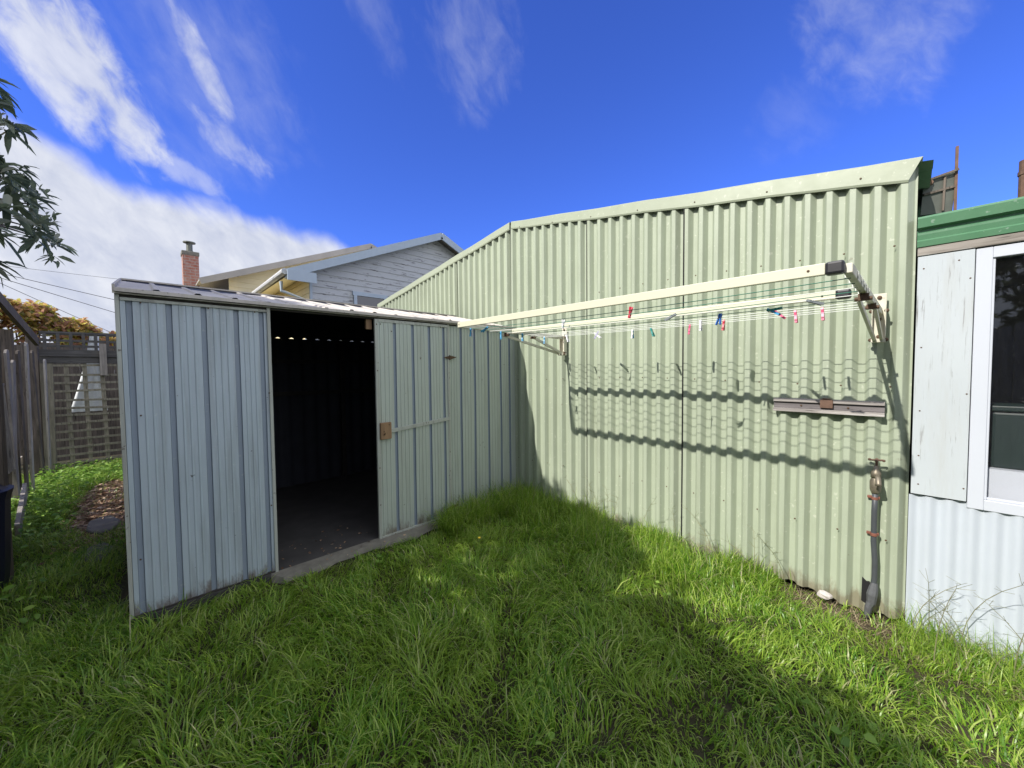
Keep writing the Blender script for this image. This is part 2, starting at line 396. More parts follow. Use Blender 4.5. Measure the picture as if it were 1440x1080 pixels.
mb=MB(); mb.box((.32,DG+.10,.72),(1.6,DG+.42,.90)); obj('inner_ledge',mb,M['alu'],win)
bx=thing('bin_reflection_box','dark teal lidded box added behind the window glass in place of a reflected bin','stand-in box',(.50,3.36,.90))  # added indoors to stand in for a green bin reflected in the glass
M['teal_box']=plain('dark_teal_plastic',(.005,.016,.014),.5)
mb=MB(); mb.box((.345,3.25,.90),(.66,3.48,1.20)); obj('box_body',mb,M['teal_box'],bx,bev=.012)
mb=MB(); mb.box((.335,3.24,1.203),(.67,3.49,1.235)); obj('lid',mb,M['teal_box'],bx,bev=.008)
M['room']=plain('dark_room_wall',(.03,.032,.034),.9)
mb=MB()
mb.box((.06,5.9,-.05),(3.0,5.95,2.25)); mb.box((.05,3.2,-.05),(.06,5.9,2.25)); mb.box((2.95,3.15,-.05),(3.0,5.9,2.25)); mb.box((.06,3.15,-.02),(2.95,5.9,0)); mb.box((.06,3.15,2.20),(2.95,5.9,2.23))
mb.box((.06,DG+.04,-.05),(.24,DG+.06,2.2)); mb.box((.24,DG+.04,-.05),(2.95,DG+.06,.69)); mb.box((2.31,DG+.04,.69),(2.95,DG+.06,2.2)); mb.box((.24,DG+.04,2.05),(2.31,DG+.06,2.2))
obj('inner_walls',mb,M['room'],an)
# rusty flue past the annex roof
mb=MB(); mb.tube([(.475,3.60,2.25),(.475,3.60,2.60)],.033,14); mb.tube([(.475,3.60,2.52),(.475,3.60,2.54)],.037,14)
tag(obj('flue_pipe',mb,M['rust'],loc=(.475,3.6,2.25),smooth=False),'brown rusty flue pipe standing above the green roof edge at the far right','flue pipe')
bpy.data.objects['flue_pipe']

# ================================================================== GARDEN SHED
DX=-3.12
sh=thing('garden_shed','pale blue grey metal garden shed with its doorway standing open on the dark inside','shed',(-4.2,1.5,0))
def shedprof(L,grooves,gw=.030,dep=.013):
    pts=[(0,0)];mis=[]
    gs=sorted(grooves)
    def ribs(a,b):
        n=3 if b-a>.1 else 2
        for k in range(1,n+1):
            c=a+(b-a)*k/(n+1)
            for ds,d in ((-.006,0),(-.002,.004),(.002,.004),(.006,0)):
                pts.append((c+ds,d)); mis.append(0)
    prev=0
    for g in gs:
        if g-gw/2>prev+.004: 
            if g-prev>.12: ribs(prev,g-gw/2)
            pts.append((g-gw/2,0)); mis.append(0)
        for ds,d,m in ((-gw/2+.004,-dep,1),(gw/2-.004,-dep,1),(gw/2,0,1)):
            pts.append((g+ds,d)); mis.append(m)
        prev=g+gw/2
    if L-prev>.1: ribs(prev,L)
    pts.append((L,0)); mis.append(0)
    return pts,mis
# left front panel
def shedpanel(name,y0,y1,gr,z0,z1,x=DX,mat='shed',parent=sh,wob=.0015):
    mb=MB(); p,m=shedprof(y1-y0,[g-y0 for g in gr])
    sheet(mb,(x,y0,0),(0,1,0),(1,0,0),p,lambda s_:z0,lambda s_:z1,rows=14,wob=wob*1.8,mis=m)
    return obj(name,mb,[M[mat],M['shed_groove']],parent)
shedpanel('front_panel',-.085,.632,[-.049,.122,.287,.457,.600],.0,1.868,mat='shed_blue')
shedpanel('front_panel',2.165,3.085,[2.313,2.491,2.68,2.863,3.0],.0,1.93,x=DX-.004)
mb=MB(); mb.box((DX-.03,.632,0),(DX+.014,.652,1.90)); obj('door_jamb',mb,M['shed_trim'],sh,bev=.002)
mb=MB(); mb.box((DX-.02,2.150,0),(DX+.004,2.172,1.91)); mb.box((DX+.004,2.158,1.0),(DX+.008,2.17,1.9)); obj('door_jamb',mb,M['shed_trim'],sh,bev=.001)
# corner trim left, base angle, header
mb=MB(); mb.box((DX-.05,-.106,0),(DX+.006,-.087,1.91)); obj('corner_post',mb,M['shed_trim'],sh,bev=.002)
mb=MB(); mb.box((DX-.01,-.09,-.01),(DX+.010,.64,.016)); obj('base_angle',mb,M['dark_strip'],sh)
mb=MB(); mb.box((DX-.03,-.105,1.886),(DX+.003,3.085,1.925)); obj('header_beam',mb,M['dark_strip'],sh)
mb=MB(); mb.box((DX-.0,-.085,1.866),(DX+.012,.65,1.884)); obj('header_trim',mb,M['shed_trim'],sh,bev=.002)
# roof: gable, ridge along y
XR=-4.27; ZR=2.172; XB=-5.42
mb=MB()
def roofside(mb,xe,ze,xr,zr,ya,yb):
    y=ya;pts=[]
    while y<yb:
        for dy,h in ((0,0),(.150,0),(.160,.010),(.180,.010),(.190,0)): pts.append((y+dy,h))
        y+=.19
    pts=[p for p in pts if p[0]<=yb]
    for yy,h in pts:
        for k in range(5):
            t_=k/4; mb.v.append((xe+(xr-xe)*t_,yy,ze+(zr-ze)*t_+h+.004*math.sin(yy*6+t_*3)))
    for i in range(len(pts)-1):
        for k in range(4):
            a=len(mb.v)-len(pts)*5+i*5+k; mb.f.append((a,a+5,a+6,a+1)); mb.m.append(0)
roofside(mb,-3.075,1.928,XR,ZR,-.100,3.06); obj('roof_sheet',mb,M['shed_roof'],sh)
mb=MB(); roofside(mb,XB,1.928,XR,ZR,-.100,3.06); obj('roof_sheet',mb,M['shed_roof'],sh)
mb=MB(); mb.beam((XR,-.104,ZR+.006),(XR,3.06,ZR+.008),.12,.012); obj('ridge_cap',mb,M['shed_roof'],sh)
mb=MB(); mb.box((-3.082,-.106,1.908),(-3.066,3.06,1.931)); mb.box((-3.115,-.106,1.9),(-3.082,3.06,1.905)); obj('eave_trim',mb,M['shed_roof'],sh,bev=.002)
mb=MB(); mb.beam((-3.07,-.106,1.922),(XR,-.106,ZR-.005),.012,.05); mb.beam((XR,-.106,ZR-.005),(XB,-.106,1.922),.012,.05); obj('barge_trim',mb,M['shed_roof'],sh)
# sides and back
mb=MB(); p,m=shedprof(2.2,[.15*k for k in range(1,15)]); sheet(mb,(-5.36,-.095,0),(1,0,0),(0,-1,0),p,lambda s_:0,lambda s_:1.9+.24*(1-abs(s_-1.1)/1.1),1,mis=m)
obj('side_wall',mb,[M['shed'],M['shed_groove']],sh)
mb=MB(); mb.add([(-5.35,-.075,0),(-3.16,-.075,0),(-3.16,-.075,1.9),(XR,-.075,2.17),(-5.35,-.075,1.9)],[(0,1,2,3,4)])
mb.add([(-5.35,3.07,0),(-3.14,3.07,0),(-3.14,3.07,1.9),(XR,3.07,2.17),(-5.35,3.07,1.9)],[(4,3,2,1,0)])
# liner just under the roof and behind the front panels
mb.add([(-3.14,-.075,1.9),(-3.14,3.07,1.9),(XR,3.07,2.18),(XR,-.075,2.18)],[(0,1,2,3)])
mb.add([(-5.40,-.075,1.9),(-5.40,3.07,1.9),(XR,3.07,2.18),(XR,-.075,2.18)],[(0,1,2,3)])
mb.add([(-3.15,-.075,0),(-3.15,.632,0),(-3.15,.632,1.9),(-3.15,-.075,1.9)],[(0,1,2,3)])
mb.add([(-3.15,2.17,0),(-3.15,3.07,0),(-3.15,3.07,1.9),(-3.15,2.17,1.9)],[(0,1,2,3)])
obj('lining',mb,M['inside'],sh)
# back wall: corrugated sheet whose top gap shows small half moons of daylight
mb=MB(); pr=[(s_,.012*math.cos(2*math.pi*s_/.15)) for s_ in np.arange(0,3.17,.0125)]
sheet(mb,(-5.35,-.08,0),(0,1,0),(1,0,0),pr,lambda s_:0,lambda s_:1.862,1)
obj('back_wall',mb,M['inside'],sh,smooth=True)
mb=MB(); pts=[]
for s_ in np.arange(0,3.151,.0125):
    ph=(s_/.15)%1.0; d=abs(ph-.5)*.15
    h=math.sqrt(max(0,.017**2-d*d)) if d<.017 else 0
    pts.append((-.08+s_,1.862+h*.75))
b=len(mb.v)
for y,z in pts: mb.v+=[(-5.35,y,z),(-5.35,y,2.0)]
for i in range(len(pts)-1): a=2*i; mb.f.append((a,a+2,a+3,a+1)); mb.m.append(0)
obj('back_header',mb,M['inside'],sh)
mb=MB()
for z in (1.15,1.55): mb.box((-5.31,-.05,z),(-5.27,2.4,z+.05))
mb.box((-5.31,1.9,0),(-5.26,1.95,1.86)); obj('wall_rail',mb,M['dark_strip'],sh)
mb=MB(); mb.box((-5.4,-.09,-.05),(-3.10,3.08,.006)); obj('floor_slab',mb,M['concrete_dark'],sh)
mb=MB(); 
ys=np.arange(.6,3.09,.06)
for y in ys:
    e=-3.115+(.125+.02*math.sin(y*9)+.014*math.sin(y*23)+.01*math.sin(y*61))*min(1,(y-.58)/.10+.2)
    mb.v+=[(-3.115,y,.008),(e-.03,y,.0+.004*math.sin(y*17)),(e,y,-.04)]
for i in range(len(ys)-1):
    for j in range(2): a=3*i+j; mb.f.append((a,a+1,a+4,a+3)); mb.m.append(0)
obj('slab_edge',mb,M['concrete'],sh)
# door leaf (right, closed-back leaf standing shut)
dr=obj('door',MB().box((DX+.002,1.409,.006),(DX+.006,2.148,1.878)),M['shed'],sh)
mb=MB(); p,m=shedprof(.737,[g-1.41 for g in (1.58,1.756,1.929,2.088)]); 
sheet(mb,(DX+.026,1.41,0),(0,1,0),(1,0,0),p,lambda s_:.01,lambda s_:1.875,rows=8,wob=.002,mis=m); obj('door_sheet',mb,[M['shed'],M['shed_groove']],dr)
mb=MB(); mb.box((DX+.012,1.402,0),(DX+.034,1.428,1.885)); mb.box((DX+.012,2.130,.02),(DX+.033,2.148,1.885)); mb.box((DX+.012,1.428,1.862),(DX+.0335,2.13,1.888)); mb.box((DX+.012,1.428,0.003),(DX+.0335,2.13,.02))
obj('door_frame',mb,M['shed_trim'],dr,bev=.002)
mb=MB(); mb.beam((DX+.034,1.52,.925),(DX+.034,2.14,.975),.012,.034); obj('mid_rail',mb,M['shed_trim'],dr,bev=.002)
lb=obj('latch_block',MB().box((DX+.030,1.425,.862),(DX+.058,1.522,1.005)),M['tan_wood'],dr,bev=.004)
mb=MB(); mb.tube([(DX+.056,1.45,.905),(DX+.075,1.45,.905),(DX+.082,1.45,.922)],.004,6); obj('latch_hook',mb,M['rustbolt'],lb); each('screw',[(DX+.060,1.452,.93),(DX+.058,1.50,.985)],.005,M['rustbolt'],lb)
for zz in (1.572,.082):
    mb=MB(); x=DX+.038
    mb.add([(x,2.08,zz),(x,2.145,zz-.016),(x,2.145,zz+.016),(x-.006,2.08,zz),(x-.006,2.145,zz-.016),(x-.006,2.145,zz+.016)],[(0,1,2),(5,4,3),(0,3,4,1),(0,2,5,3),(1,4,5,2)])
    x-=.002
    mb.add([(x-.022,2.255,zz+.006),(x,2.158,zz-.02),(x,2.158,zz+.02),(x-.028,2.255,zz+.006),(x-.006,2.158,zz-.02),(x-.006,2.158,zz+.02)],[(0,2,1),(3,4,5),(0,1,4,3),(0,3,5,2),(1,2,5,4)])
    mb.tube([(x+.002,2.15,zz-.022),(x+.002,2.15,zz+.022)],.006,8)
    obj('hinge',mb,M['rustbolt'],dr)
mb=MB(); mb.box((DX-.05,1.352,1.80),(DX-.02,1.402,1.885)); obj('header_block',mb,M['tan_wood'],sh,bev=.003)
each('rivet',[(DX+.036,y,z) for y,z in ((1.417,1.84),(1.417,1.45),(1.418,.62),(1.418,.30),(1.45,1.845),(1.55,1.79),(2.05,1.86),(1.9,.955),(1.70,.945))],.0055,M['rustbolt'],dr,(.5,1,1))
each('rivet',[(DX+.016,y,z) for y,z in ((.0,1.86),(.31,1.86),(.56,1.86),(-.02,1.2),(.63,1.3),(.62,.5),(-.05,.35))],.0055,M['rustbolt'],sh,(.5,1,1))

# ================================================================== CLOTHES AIRER
ca=thing('clothes_airer','cream wall mounted folding clothes airer with two long rails above the lawn','clothes airer',(-1.25,3.07,1.6))
ZO,ZI=1.814,1.792
YO,YI=1.84,2.385
def rail(xa,xb,y,z,h=.040):
    mb=MB(); mb.box((xa,y-.011,z-h/2),(xb,y+.011,z+h/2)); r_=obj('rail',mb,M['cream'],ca,bev=.003)
    m2=MB(); m2.box((xb-.001,y-.013,z-h/2-.002),(xb+.055,y+.03,z+h/2+.002)); obj('end_cap',m2,M['black_plastic'],r_,bev=.009)
    each('screw',[(x,y-.012,z) for x in (xa+.02,xb-.05)],.005,M['rustbolt'],r_,(1,.5,1))
rail(-2.505,-.205,YO,ZO,.044); rail(-2.435,-.225,YI,ZI,.040)
for k,(xo,xw) in enumerate(((-2.497,-2.385),(-.143,-.095))):
    mb=MB(); mb.beam((xo,YO+.02,ZO-.004),(xw,3.055,1.765),.026,.036); a=obj('arm',mb,M['cream_dull'] if k==0 else M['cream_dull'],ca,bev=.003)
    # wall bracket
    mb=MB(); mb.box((xw-.03,3.064,1.59),(xw+.03,3.070,1.868)); mb.box((xw-.03,3.02,1.62),(xw-.026,3.064,1.80)); mb.box((xw+.026,3.02,1.62),(xw+.03,3.064,1.80)); mb.box((xw-.03,2.995,1.585),(xw+.03,3.064,1.605))
    bk=obj('wall_bracket',mb,M['cream_dull'],ca,bev=.002)
    each('bolt',[(xw,3.06,z) for z in (1.845,1.72,1.62)]+[(xw+s_*.032,y_,z_) for s_ in (-1,1) for y_,z_ in ((3.02,1.60),(3.03,1.765))],.011,M['rustbolt'],bk,(1,.8,1),8)
    t_=lambda y:(xo+(xw-xo)*(y-YO)/(3.055-YO))
    for (ya,zo_) in ((2.32,-.040),(2.64,-.035)):
        za=ZO-.004+(1.765-ZO+.004)*(ya-YO)/(3.055-YO)+zo_
        mb=MB(); mb.beam((t_(ya)-(.016 if ya<2.5 else -.014),ya,za),(xw-(.016 if ya<2.5 else -.014),3.02,1.60),.014,.024); s1=obj('brace',mb,M['cream_dull'],ca,bev=.002)
        mb=MB(); mb.box((t_(ya)-.018,ya-.012,za-.008),(t_(ya)+.018,ya+.014,za+.022)); mb.tube([(t_(ya)-.03,ya,za),(t_(ya)+.03,ya,za)],.009,8); obj('pivot_clip',mb,M['rustbolt'],s1)
wires=[(2.75,'wire_white'),(2.68,'wire_white'),(2.60,'wire_white'),(2.52,'wire_white'),(2.435,'wire_green'),(2.31,'wire_white'),(2.22,'wire_green'),(2.13,'wire_white'),(2.04,'wire_green'),(1.93,'wire_green')]
def armx(k,y):
    xo,xw=((-2.497,-2.385),(-.143,-.095))[k]; return xo+(xw-xo)*(y-YO)/(3.055-YO)
def wz(y,x):
    z0=ZO-.004-.022+(1.765-ZO+.004)*(y-YO)/(3.055-YO); t_=(x+2.45)/2.33
    return z0-.016*4*t_*(1-t_)*(1 if y<2.3 else .5)
for y,mm in wires:
    mb=MB(); xs=np.linspace(armx(0,y),armx(1,y),13)
    mb.tube([(x,y,wz(y,x)) for x in xs],.0019,5); obj('line',mb,M[mm],ca,label='green plastic coated line' if 'green' in mm else 'white plastic coated line')
mb=MB()  # loops of line along the right arm
for y in (1.93,2.04,2.13,2.22,2.31):
    x=armx(1,y); z=wz(y,x)+.022
    mb.tube([(x-.016,y,z-.02),(x-.018,y,z+.005),(x,y+.03,z+.024),(x+.018,y+.05,z+.005),(x+.016,y+.06,z-.02)],.0022,5)
obj('line_loop',mb,M['wire_white'],ca)

# pegs -----------------------------------------------------------------------
pc={'blue':(.05,.28,.50),'dblue':(.02,.12,.42),'pink':(.62,.10,.20),'red':(.50,.03,.06),'white':(.72,.72,.74),'lav':(.50,.48,.62),'teal':(.04,.25,.22),'grey':(.15,.17,.18)}
for k,c in pc.items(): M['peg_'+k]=plain('peg_'+k,c,.4,var=.08,bump=.02)
M['spring']=plain('peg_spring',(.4,.38,.35),.35,.9)
GP='clothes pegs clipped along the airer lines'
def peg(x,y,z,c,label,tx=0,ty=0,rz=0,up=False,c2=None,s_=1):
    """two jaws and a spring; clipped to the line at its top, hanging"""
    root=thing('clothes_peg',label,'clothes peg',(x,y,z),GP)
    L=.070*s_
    def T(p):
        v=Vector(p)
        if up: v.z=-v.z
        v.z+= -.020*(-1 if up else 1)
        v=Matrix.Rotation(rz,3,'Z')@(Matrix.Rotation(tx,3,'X')@(Matrix.Rotation(ty,3,'Y')@v)); return v+Vector((x,y,z))
    for s,cc in ((-1,c),(1,c2 or c)):
        mb=MB(); prof=[(.026,.0035),(.016,.0065),(.0,.0045),(-.008,.006),(-.022,.0095),(-.042,.0125)]
        vs=[]
        for zz,yy in prof:
            for xx in (-.0055,.0055):
                vs.append(T((xx,s*(yy-.003),zz))); vs.append(T((xx,s*(yy+.0035),zz)))
        fs=[]
        for i in range(len(prof)-1):
            a=4*i; fs+=[(a,a+4,a+5,a+1),(a+2,a+3,a+7,a+6),(a+1,a+5,a+7,a+3),(a,a+2,a+6,a+4)]
        fs+=[(0,1,3,2),(len(vs)-4,len(vs)-2,len(vs)-1,len(vs)-3)]
        mb.add(vs,fs); obj('jaw',mb,M['peg_'+cc],root)
    mb=MB(); mb.tube([T((-.0075,0,-.004)),T((.0075,0,-.004))],.005,6); obj('spring',mb,M['spring'],root)
def W(x,y): return (x,y,wz(y,x))
P=[(-2.37,1.86,'blue','bright blue clothes peg with a lavender jaw, nearest the left end of the outer rail',dict(rz=.2,c2='lav')),
 (-2.17,1.86,'blue','light blue clothes peg lying tilted almost flat on the line, just below the outer rail',dict(ty=1.0,rz=.3)),
 (-2.36,2.17,'blue','light blue clothes peg hanging straight beside the tilted light blue one',dict(rz=.6)),
 (-2.33,2.40,'blue','bright blue clothes peg in front of the left end of the inner rail',dict(rz=.4)),
 (-2.36,2.73,'blue','bright blue clothes peg hanging in front of the left braces',dict(rz=.3,c2='white')),
 (-1.78,2.27,'white','white clothes peg standing upright above the left bracket',dict(up=True,ty=.1)),
 (-2.10,2.73,'white','white clothes peg tilted at the top of the left bracket',dict(ty=-.4)),
 (-1.72,2.65,'lav','pale lavender clothes peg to the right of the left bracket',dict(ty=.5,rz=.8)),
 (-1.80,2.73,'white','white clothes peg tilted beside the pale lavender peg',dict(ty=-.9,rz=.2)),
 (-1.13,2.075,'red','red clothes peg standing upright across the inner rail, left of the wall seam',dict(up=True,ty=.2)),
 (-1.46,2.73,'white','white clothes peg hanging below the upright red peg',dict(c2='blue')),
 (-1.31,2.73,'teal','dark teal clothes peg hanging tilted between the red peg and the wall seam',dict(ty=-.35)),
 (-.90,2.17,'grey','grey clothes peg lying tilted across the inner rail near the wall seam',dict(ty=1.1,rz=.1)),
 (-1.03,2.73,'pink','pink clothes peg hanging in front of the long wall seam',dict(ty=.1,rz=.3)),
 (-.90,2.565,'white','white clothes peg hanging just right of the long wall seam',dict()),
 (-.79,2.65,'red','dark red clothes peg hanging below the middle of the right half of the inner rail',dict(ty=.08)),
 (-.735,2.40,'dblue','small dark blue clothes peg behind the dark red peg',dict(rz=1.2,ty=.3)),
 (-.50,2.40,'blue','large blue clothes peg lying tilted below the inner rail',dict(ty=-1.0,rz=-.1,s_=1.3)),
 (-.485,2.48,'pink','pink clothes peg half hidden behind the tilted blue peg',dict(ty=-.8)),
 (-.445,2.40,'teal','teal clothes peg lying flat right of the tilted blue peg',dict(ty=1.45)),
 (-.41,2.565,'pink','pink clothes peg hanging right of the teal peg',dict(ty=-.1)),
 (-.315,2.27,'grey','open dark grey clothes peg tilted across the right end of the inner rail',dict(ty=-1.25,rz=.5)),
 (-.295,2.565,'pink','rose pink clothes peg hanging nearest the right bracket',dict(ty=-.08))]
YM={2.73:2.75,2.65:2.68,2.565:2.60,2.48:2.52,2.40:2.435,2.27:2.31,2.17:2.22,2.075:2.13,1.86:1.93}
for x,y,c,lab,kw in P: peg(*W(x*YM[y]/y,YM[y]),c,lab,**kw)

# ================================================================== BATTEN, TAP
bt=thing('wall_batten','weathered grey timber batten with a brown rusty patch, fixed flat to the green wall','batten',(-.33,3.07,1.15))
mb=MB(); za=lambda x:1.245-.008*(x+.6)
for (a,b_,d,m) in ((0,-.024,.028,0),(-.024,-.064,.012,1),(-.064,-.088,.034,0)):
    mb.box((-.600,DG-.016-d,1.243+b_),(-.060,DG-.016,1.243+a),m)
obj('timber',mb,[M['batten'],M['batten_in']],bt,bev=.003)
mb=MB(); mb.box((-.352,DG-.052,1.190),(-.290,DG-.024,1.243)); mb.box((-.345,DG-.048,1.246),(-.298,DG-.018,1.250)); obj('rusty_plate',mb,M['rust'],bt,bev=.006)
each('nail',[(-.45,DG-.030,1.198),(-.22,DG-.030,1.196)],.006,M['rustbolt'],bt)

tp=thing('garden_tap','old brass garden tap on a dark grey pipe clipped to the green wall','tap',(-.09,3.02,-.02))
TX=-.088; TY=DG-.055
mb=MB(); mb.tube([(TX-.022,TY,-.06),(TX-.012,TY,.02),(TX-.004,TY+.005,.10),(TX+.004,TY+.01,.2),(TX+.004,TY+.01,.30),(TX-.004,TY+.005,.42),(TX-.004,TY,.60),(TX-.002,TY,.72)],.0135,14); obj('pipe',mb,M['pipe'],tp,smooth=True)
mb=MB(); mb.tube([(TX-.002,TY,.705),(TX-.002,TY,.715),(TX-.002,TY,.730),(TX-.002,TY,.775),(TX-.002,TY,.79),(TX-.002,TY,.80)],[.015,.021,.025,.026,.021,.018],12)
mb.tube([(TX-.002,TY,.80),(TX-.001,TY,.83),(TX,TY,.845),(TX,TY,.87)],[.024,.023,.014,.011],10)
mb.tube([(TX+.0,TY,.805),(TX+.006,TY-.03,.812),(TX+.010,TY-.052,.802),(TX+.012,TY-.062,.778),(TX+.012,TY-.062,.768)],[.013,.013,.013,.013,.016],10)
tap=obj('tap_body',mb,M['brass'],tp,smooth=True)
mb=MB(); mb.tube([(TX,TY,.865),(TX,TY,.905)],.006,8); mb.tube([(TX-.028,TY,.900),(TX+.028,TY+.004,.904)],.0055,8); mb.tube([(TX,TY-.025,.902),(TX,TY+.025,.902)],.0055,8)
for dx,dy in ((-.03,0),(.03,.004),(0,-.027),(0,.027)): mb.sphere((TX+dx,TY+dy,.902),.008,6)
obj('handle',mb,M['rust'],tap)
for z in (.678,.462):
    mb=MB(); mb.tube([(TX-.004,TY+.002,z-.010),(TX-.004,TY+.002,z+.008)],.0165,12); mb.box((TX-.036,TY+.008,z-.007),(TX+.018,TY+.022,z+.008)); obj('pipe_clip',mb,M['clip'],tp,bev=.002)
mb=MB(); mb.tube([(TX-.022,TY-.0,-.03),(TX-.018,TY-.004,.02),(TX-.006,TY,.05),(TX-.004,TY,.10),(TX+.002,TY+.004,.14),(TX+.005,TY+.008,.17)],[.015,.017,.021,.025,.021,.015],9)
tpj=obj('taped_joint',mb,M['tape'],tp)
mb=MB(); mb.add([(TX-.052,DG-.0225,.03),(TX+.0,DG-.0225,-.0),(TX+.008,DG-.0225,.10),(TX-.010,DG-.0225,.150),(TX-.018,DG-.0225,.162),(TX-.030,DG-.0225,.158),(TX-.050,DG-.0225,.178),(TX-.058,DG-.0225,.10)],[(0,1,2,3,4,5,6)])
obj('cut_hole',mb,M['dark'],gar,label='ragged black hole in the green cladding')
mb=MB(); mb.sphere((-.305,3.03,.012),.033,9,sc=(1.2,.9,.75))
for i,v in enumerate(mb.v): mb.v[i]=tuple(c+rng.normal(0,.003) for c in v)
tag(obj('stone',mb,M['stone'],loc=(-.305,3.03,0)),'pale stone lying at the foot of the green wall left of the tap','stone')

# ================================================================== NEIGHBOUR HOUSE
t=NT('weatherboard_grey'); o=t.coord(); pk=t.ramp(t.noise(1.6,8,t.coord((3,2,15)),.72),[(.585,(0,0,0)),(.60,(1,1,1))])
bc=t.mix(pk,t.mix(t.noise(3,4,o),(.44,.46,.47),(.54,.55,.56)),(.19,.18,.19)); M['wb']=t.done(t.bsdf(bc,.7,0,t.bump(pk,-.2,.002)))
M['wb_cream']=painted('weatherboard_cream',(.88,.78,.50),(.6,.5,.34),.6,streak=.15,chips=.0,var=.08)
M['barge_blue']=painted('pale_blue_barge',(.42,.50,.58),(.3,.34,.38),.55,streak=.2,chips=.5,chipcol=(.6,.6,.58))
M['roof_far']=plain('old_grey_iron_roof',(.36,.34,.31),.6,.1,var=.3,scale=2)
t=NT('red_brick'); mp=t.coord((1,1,1)); sx=t.n('ShaderNodeSeparateXYZ'); t.l(mp,sx.inputs[0]); cb=t.n('ShaderNodeCombineXYZ')
ad=t.n('ShaderNodeMath',operation='ADD'); t.l(sx.outputs[0],ad.inputs[0]); t.l(sx.outputs[1],ad.inputs[1]); t.l(ad.outputs[0],cb.inputs[0]); t.l(sx.outputs[2],cb.inputs[1])
br=t.n('ShaderNodeTexBrick'); t.l(cb.outputs[0],br.inputs['Vector']); br.inputs['Color1'].default_value=(.30,.09,.06,1); br.inputs['Color2'].default_value=(.42,.19,.13,1); br.inputs['Mortar'].default_value=(.35,.30,.27,1)
br.inputs['Scale'].default_value=1; br.inputs['Brick Width'].default_value=.23; br.inputs['Row Height'].default_value=.085; br.inputs['Mortar Size'].default_value=.008
M['brick']=t.done(t.bsdf(t.mix(t.ramp(t.noise(9,4,mp),[(.4,(0,0,0)),(.7,(.5,.5,.5))]),br.outputs['Color'],(.5,.4,.35)),.9))
def boards(mb,O,A,N,L,zlo,topf,pitch=.16,dep=.018):
    O=np.array(O,float);A=np.array(A,float);N=np.array(N,float)
    z=zlo
    while z<zlo+8:
        n=60;runs=[]
        ss=np.linspace(0,L,n+1)
        for i in range(n):
            a,b_=ss[i],ss[i+1]; ta,tb=topf(a),topf(b_)
            if ta<=z and tb<=z: continue
            z1a=min(z+pitch,max(ta,z));z1b=min(z+pitch,max(tb,z))
            da=dep*(1-(z1a-z)/pitch);db=dep*(1-(z1b-z)/pitch)
            P0=O+A*a+N*dep;P1=O+A*b_+N*dep;P2=O+A*b_+N*db;P3=O+A*a+N*da
            Q0=O+A*a;Q1=O+A*b_
            mb.add([(P0[0],P0[1],z),(P1[0],P1[1],z),(P2[0],P2[1],z1b),(P3[0],P3[1],z1a),(Q0[0],Q0[1],z),(Q1[0],Q1[1],z)],[(0,1,2,3),(4,5,1,0)])
        z+=pitch
nh=thing('neighbour_house','grey weatherboard house with two gables, seen over the shed roof','house',(-12,6,0))
# front gable wall x=-10, y 2.95..10.13, apex y 6.54 z 5.45
def g1(y): return 5.42-abs(y-6.54)*.435
mb=MB(); boards(mb,(-10,2.95,0),(0,1,0),(1,0,0),7.18,0.0,lambda s_:g1(2.95+s_)); obj('gable_wall',mb,M['wb'],nh)
mb=MB(); boards(mb,(-13.9,2.95,0),(1,0,0),(0,-1,0),3.9,0,lambda s_:3.85); obj('side_wall',mb,M['wb_cream'],nh)
mb=MB(); mb.box((-10.02,2.935,0),(-9.965,2.99,3.7)); obj('corner_board',mb,M['barge_blue'],nh)
# roofs: slabs with thickness
def roofslab(mb,xa,xb,yc,zc,run,slope,sgn,th=.05):
    ye=yc+sgn*run; ze=zc-run*slope
    vs=[]
    for x in (xa,xb):
        vs+=[(x,yc,zc),(x,ye,ze),(x,ye,ze-th),(x,yc,zc-th)]
    fs=[(0,4,5,1),(1,5,6,2),(2,6,7,3),(0,1,2,3),(7,6,5,4)]
    mb.add(vs,fs)
mb=MB(); roofslab(mb,-9.70,-14.4,6.54,5.56,4.13,.435,-1); roofslab(mb,-9.70,-14.4,6.54,5.56,4.13,.435,1); rf=obj('roof',mb,M['roof_far'],nh)
mb=MB()
for s_ in (-1,1):
    a=Vector((-9.69,6.54,5.47)); b_=Vector((-9.69,6.54+s_*4.13,5.47-4.13*.435)); mb.beam(a,b_,.03,.19,up=(0,0,1))
obj('barge_board',mb,M['barge_blue'],nh)
mb=MB(); mb.box((-9.98,2.41,3.60),(-9.68,2.96,3.72)); mb.box((-9.69,2.39,3.52),(-9.66,3.0,3.76)); obj('boxed_eave_end',mb,M['barge_blue'],nh)
mb=MB(); mb.add([(-13.9,2.42,3.64),(-9.95,2.42,3.64),(-9.95,2.96,3.80),(-13.9,2.96,3.80)],[(0,1,2,3)]); obj('soffit',mb,M['wb_cream'],nh)
mb=MB(); mb.tube([(-9.75,2.36,3.72),(-14.0,2.36,3.70)],.07,10); obj('gutter',mb,M['wb'],nh)
mb=MB(); mb.tube([(-10.35,2.42,3.60),(-10.35,2.42,3.38),(-10.2,2.90,3.20),(-10.2,2.90,0)],.04,8); obj('downpipe',mb,M['barge_blue'],nh)
wn=obj('window',MB().box((-9.978,4.06,2.38),(-9.974,4.80,3.42)),M['dark'],nh)
mb=MB()
for a,b_ in (((-9.975,3.95,3.42),(-9.94,4.9,3.52)),((-9.975,3.98,2.3),(-9.94,4.06,3.42)),((-9.975,4.80,2.3),(-9.94,4.88,3.42)),((-9.975,4.06,2.84),(-9.95,4.80,2.9))): mb.box(a,b_)
obj('window_frame',mb,M['barge_blue'],wn)
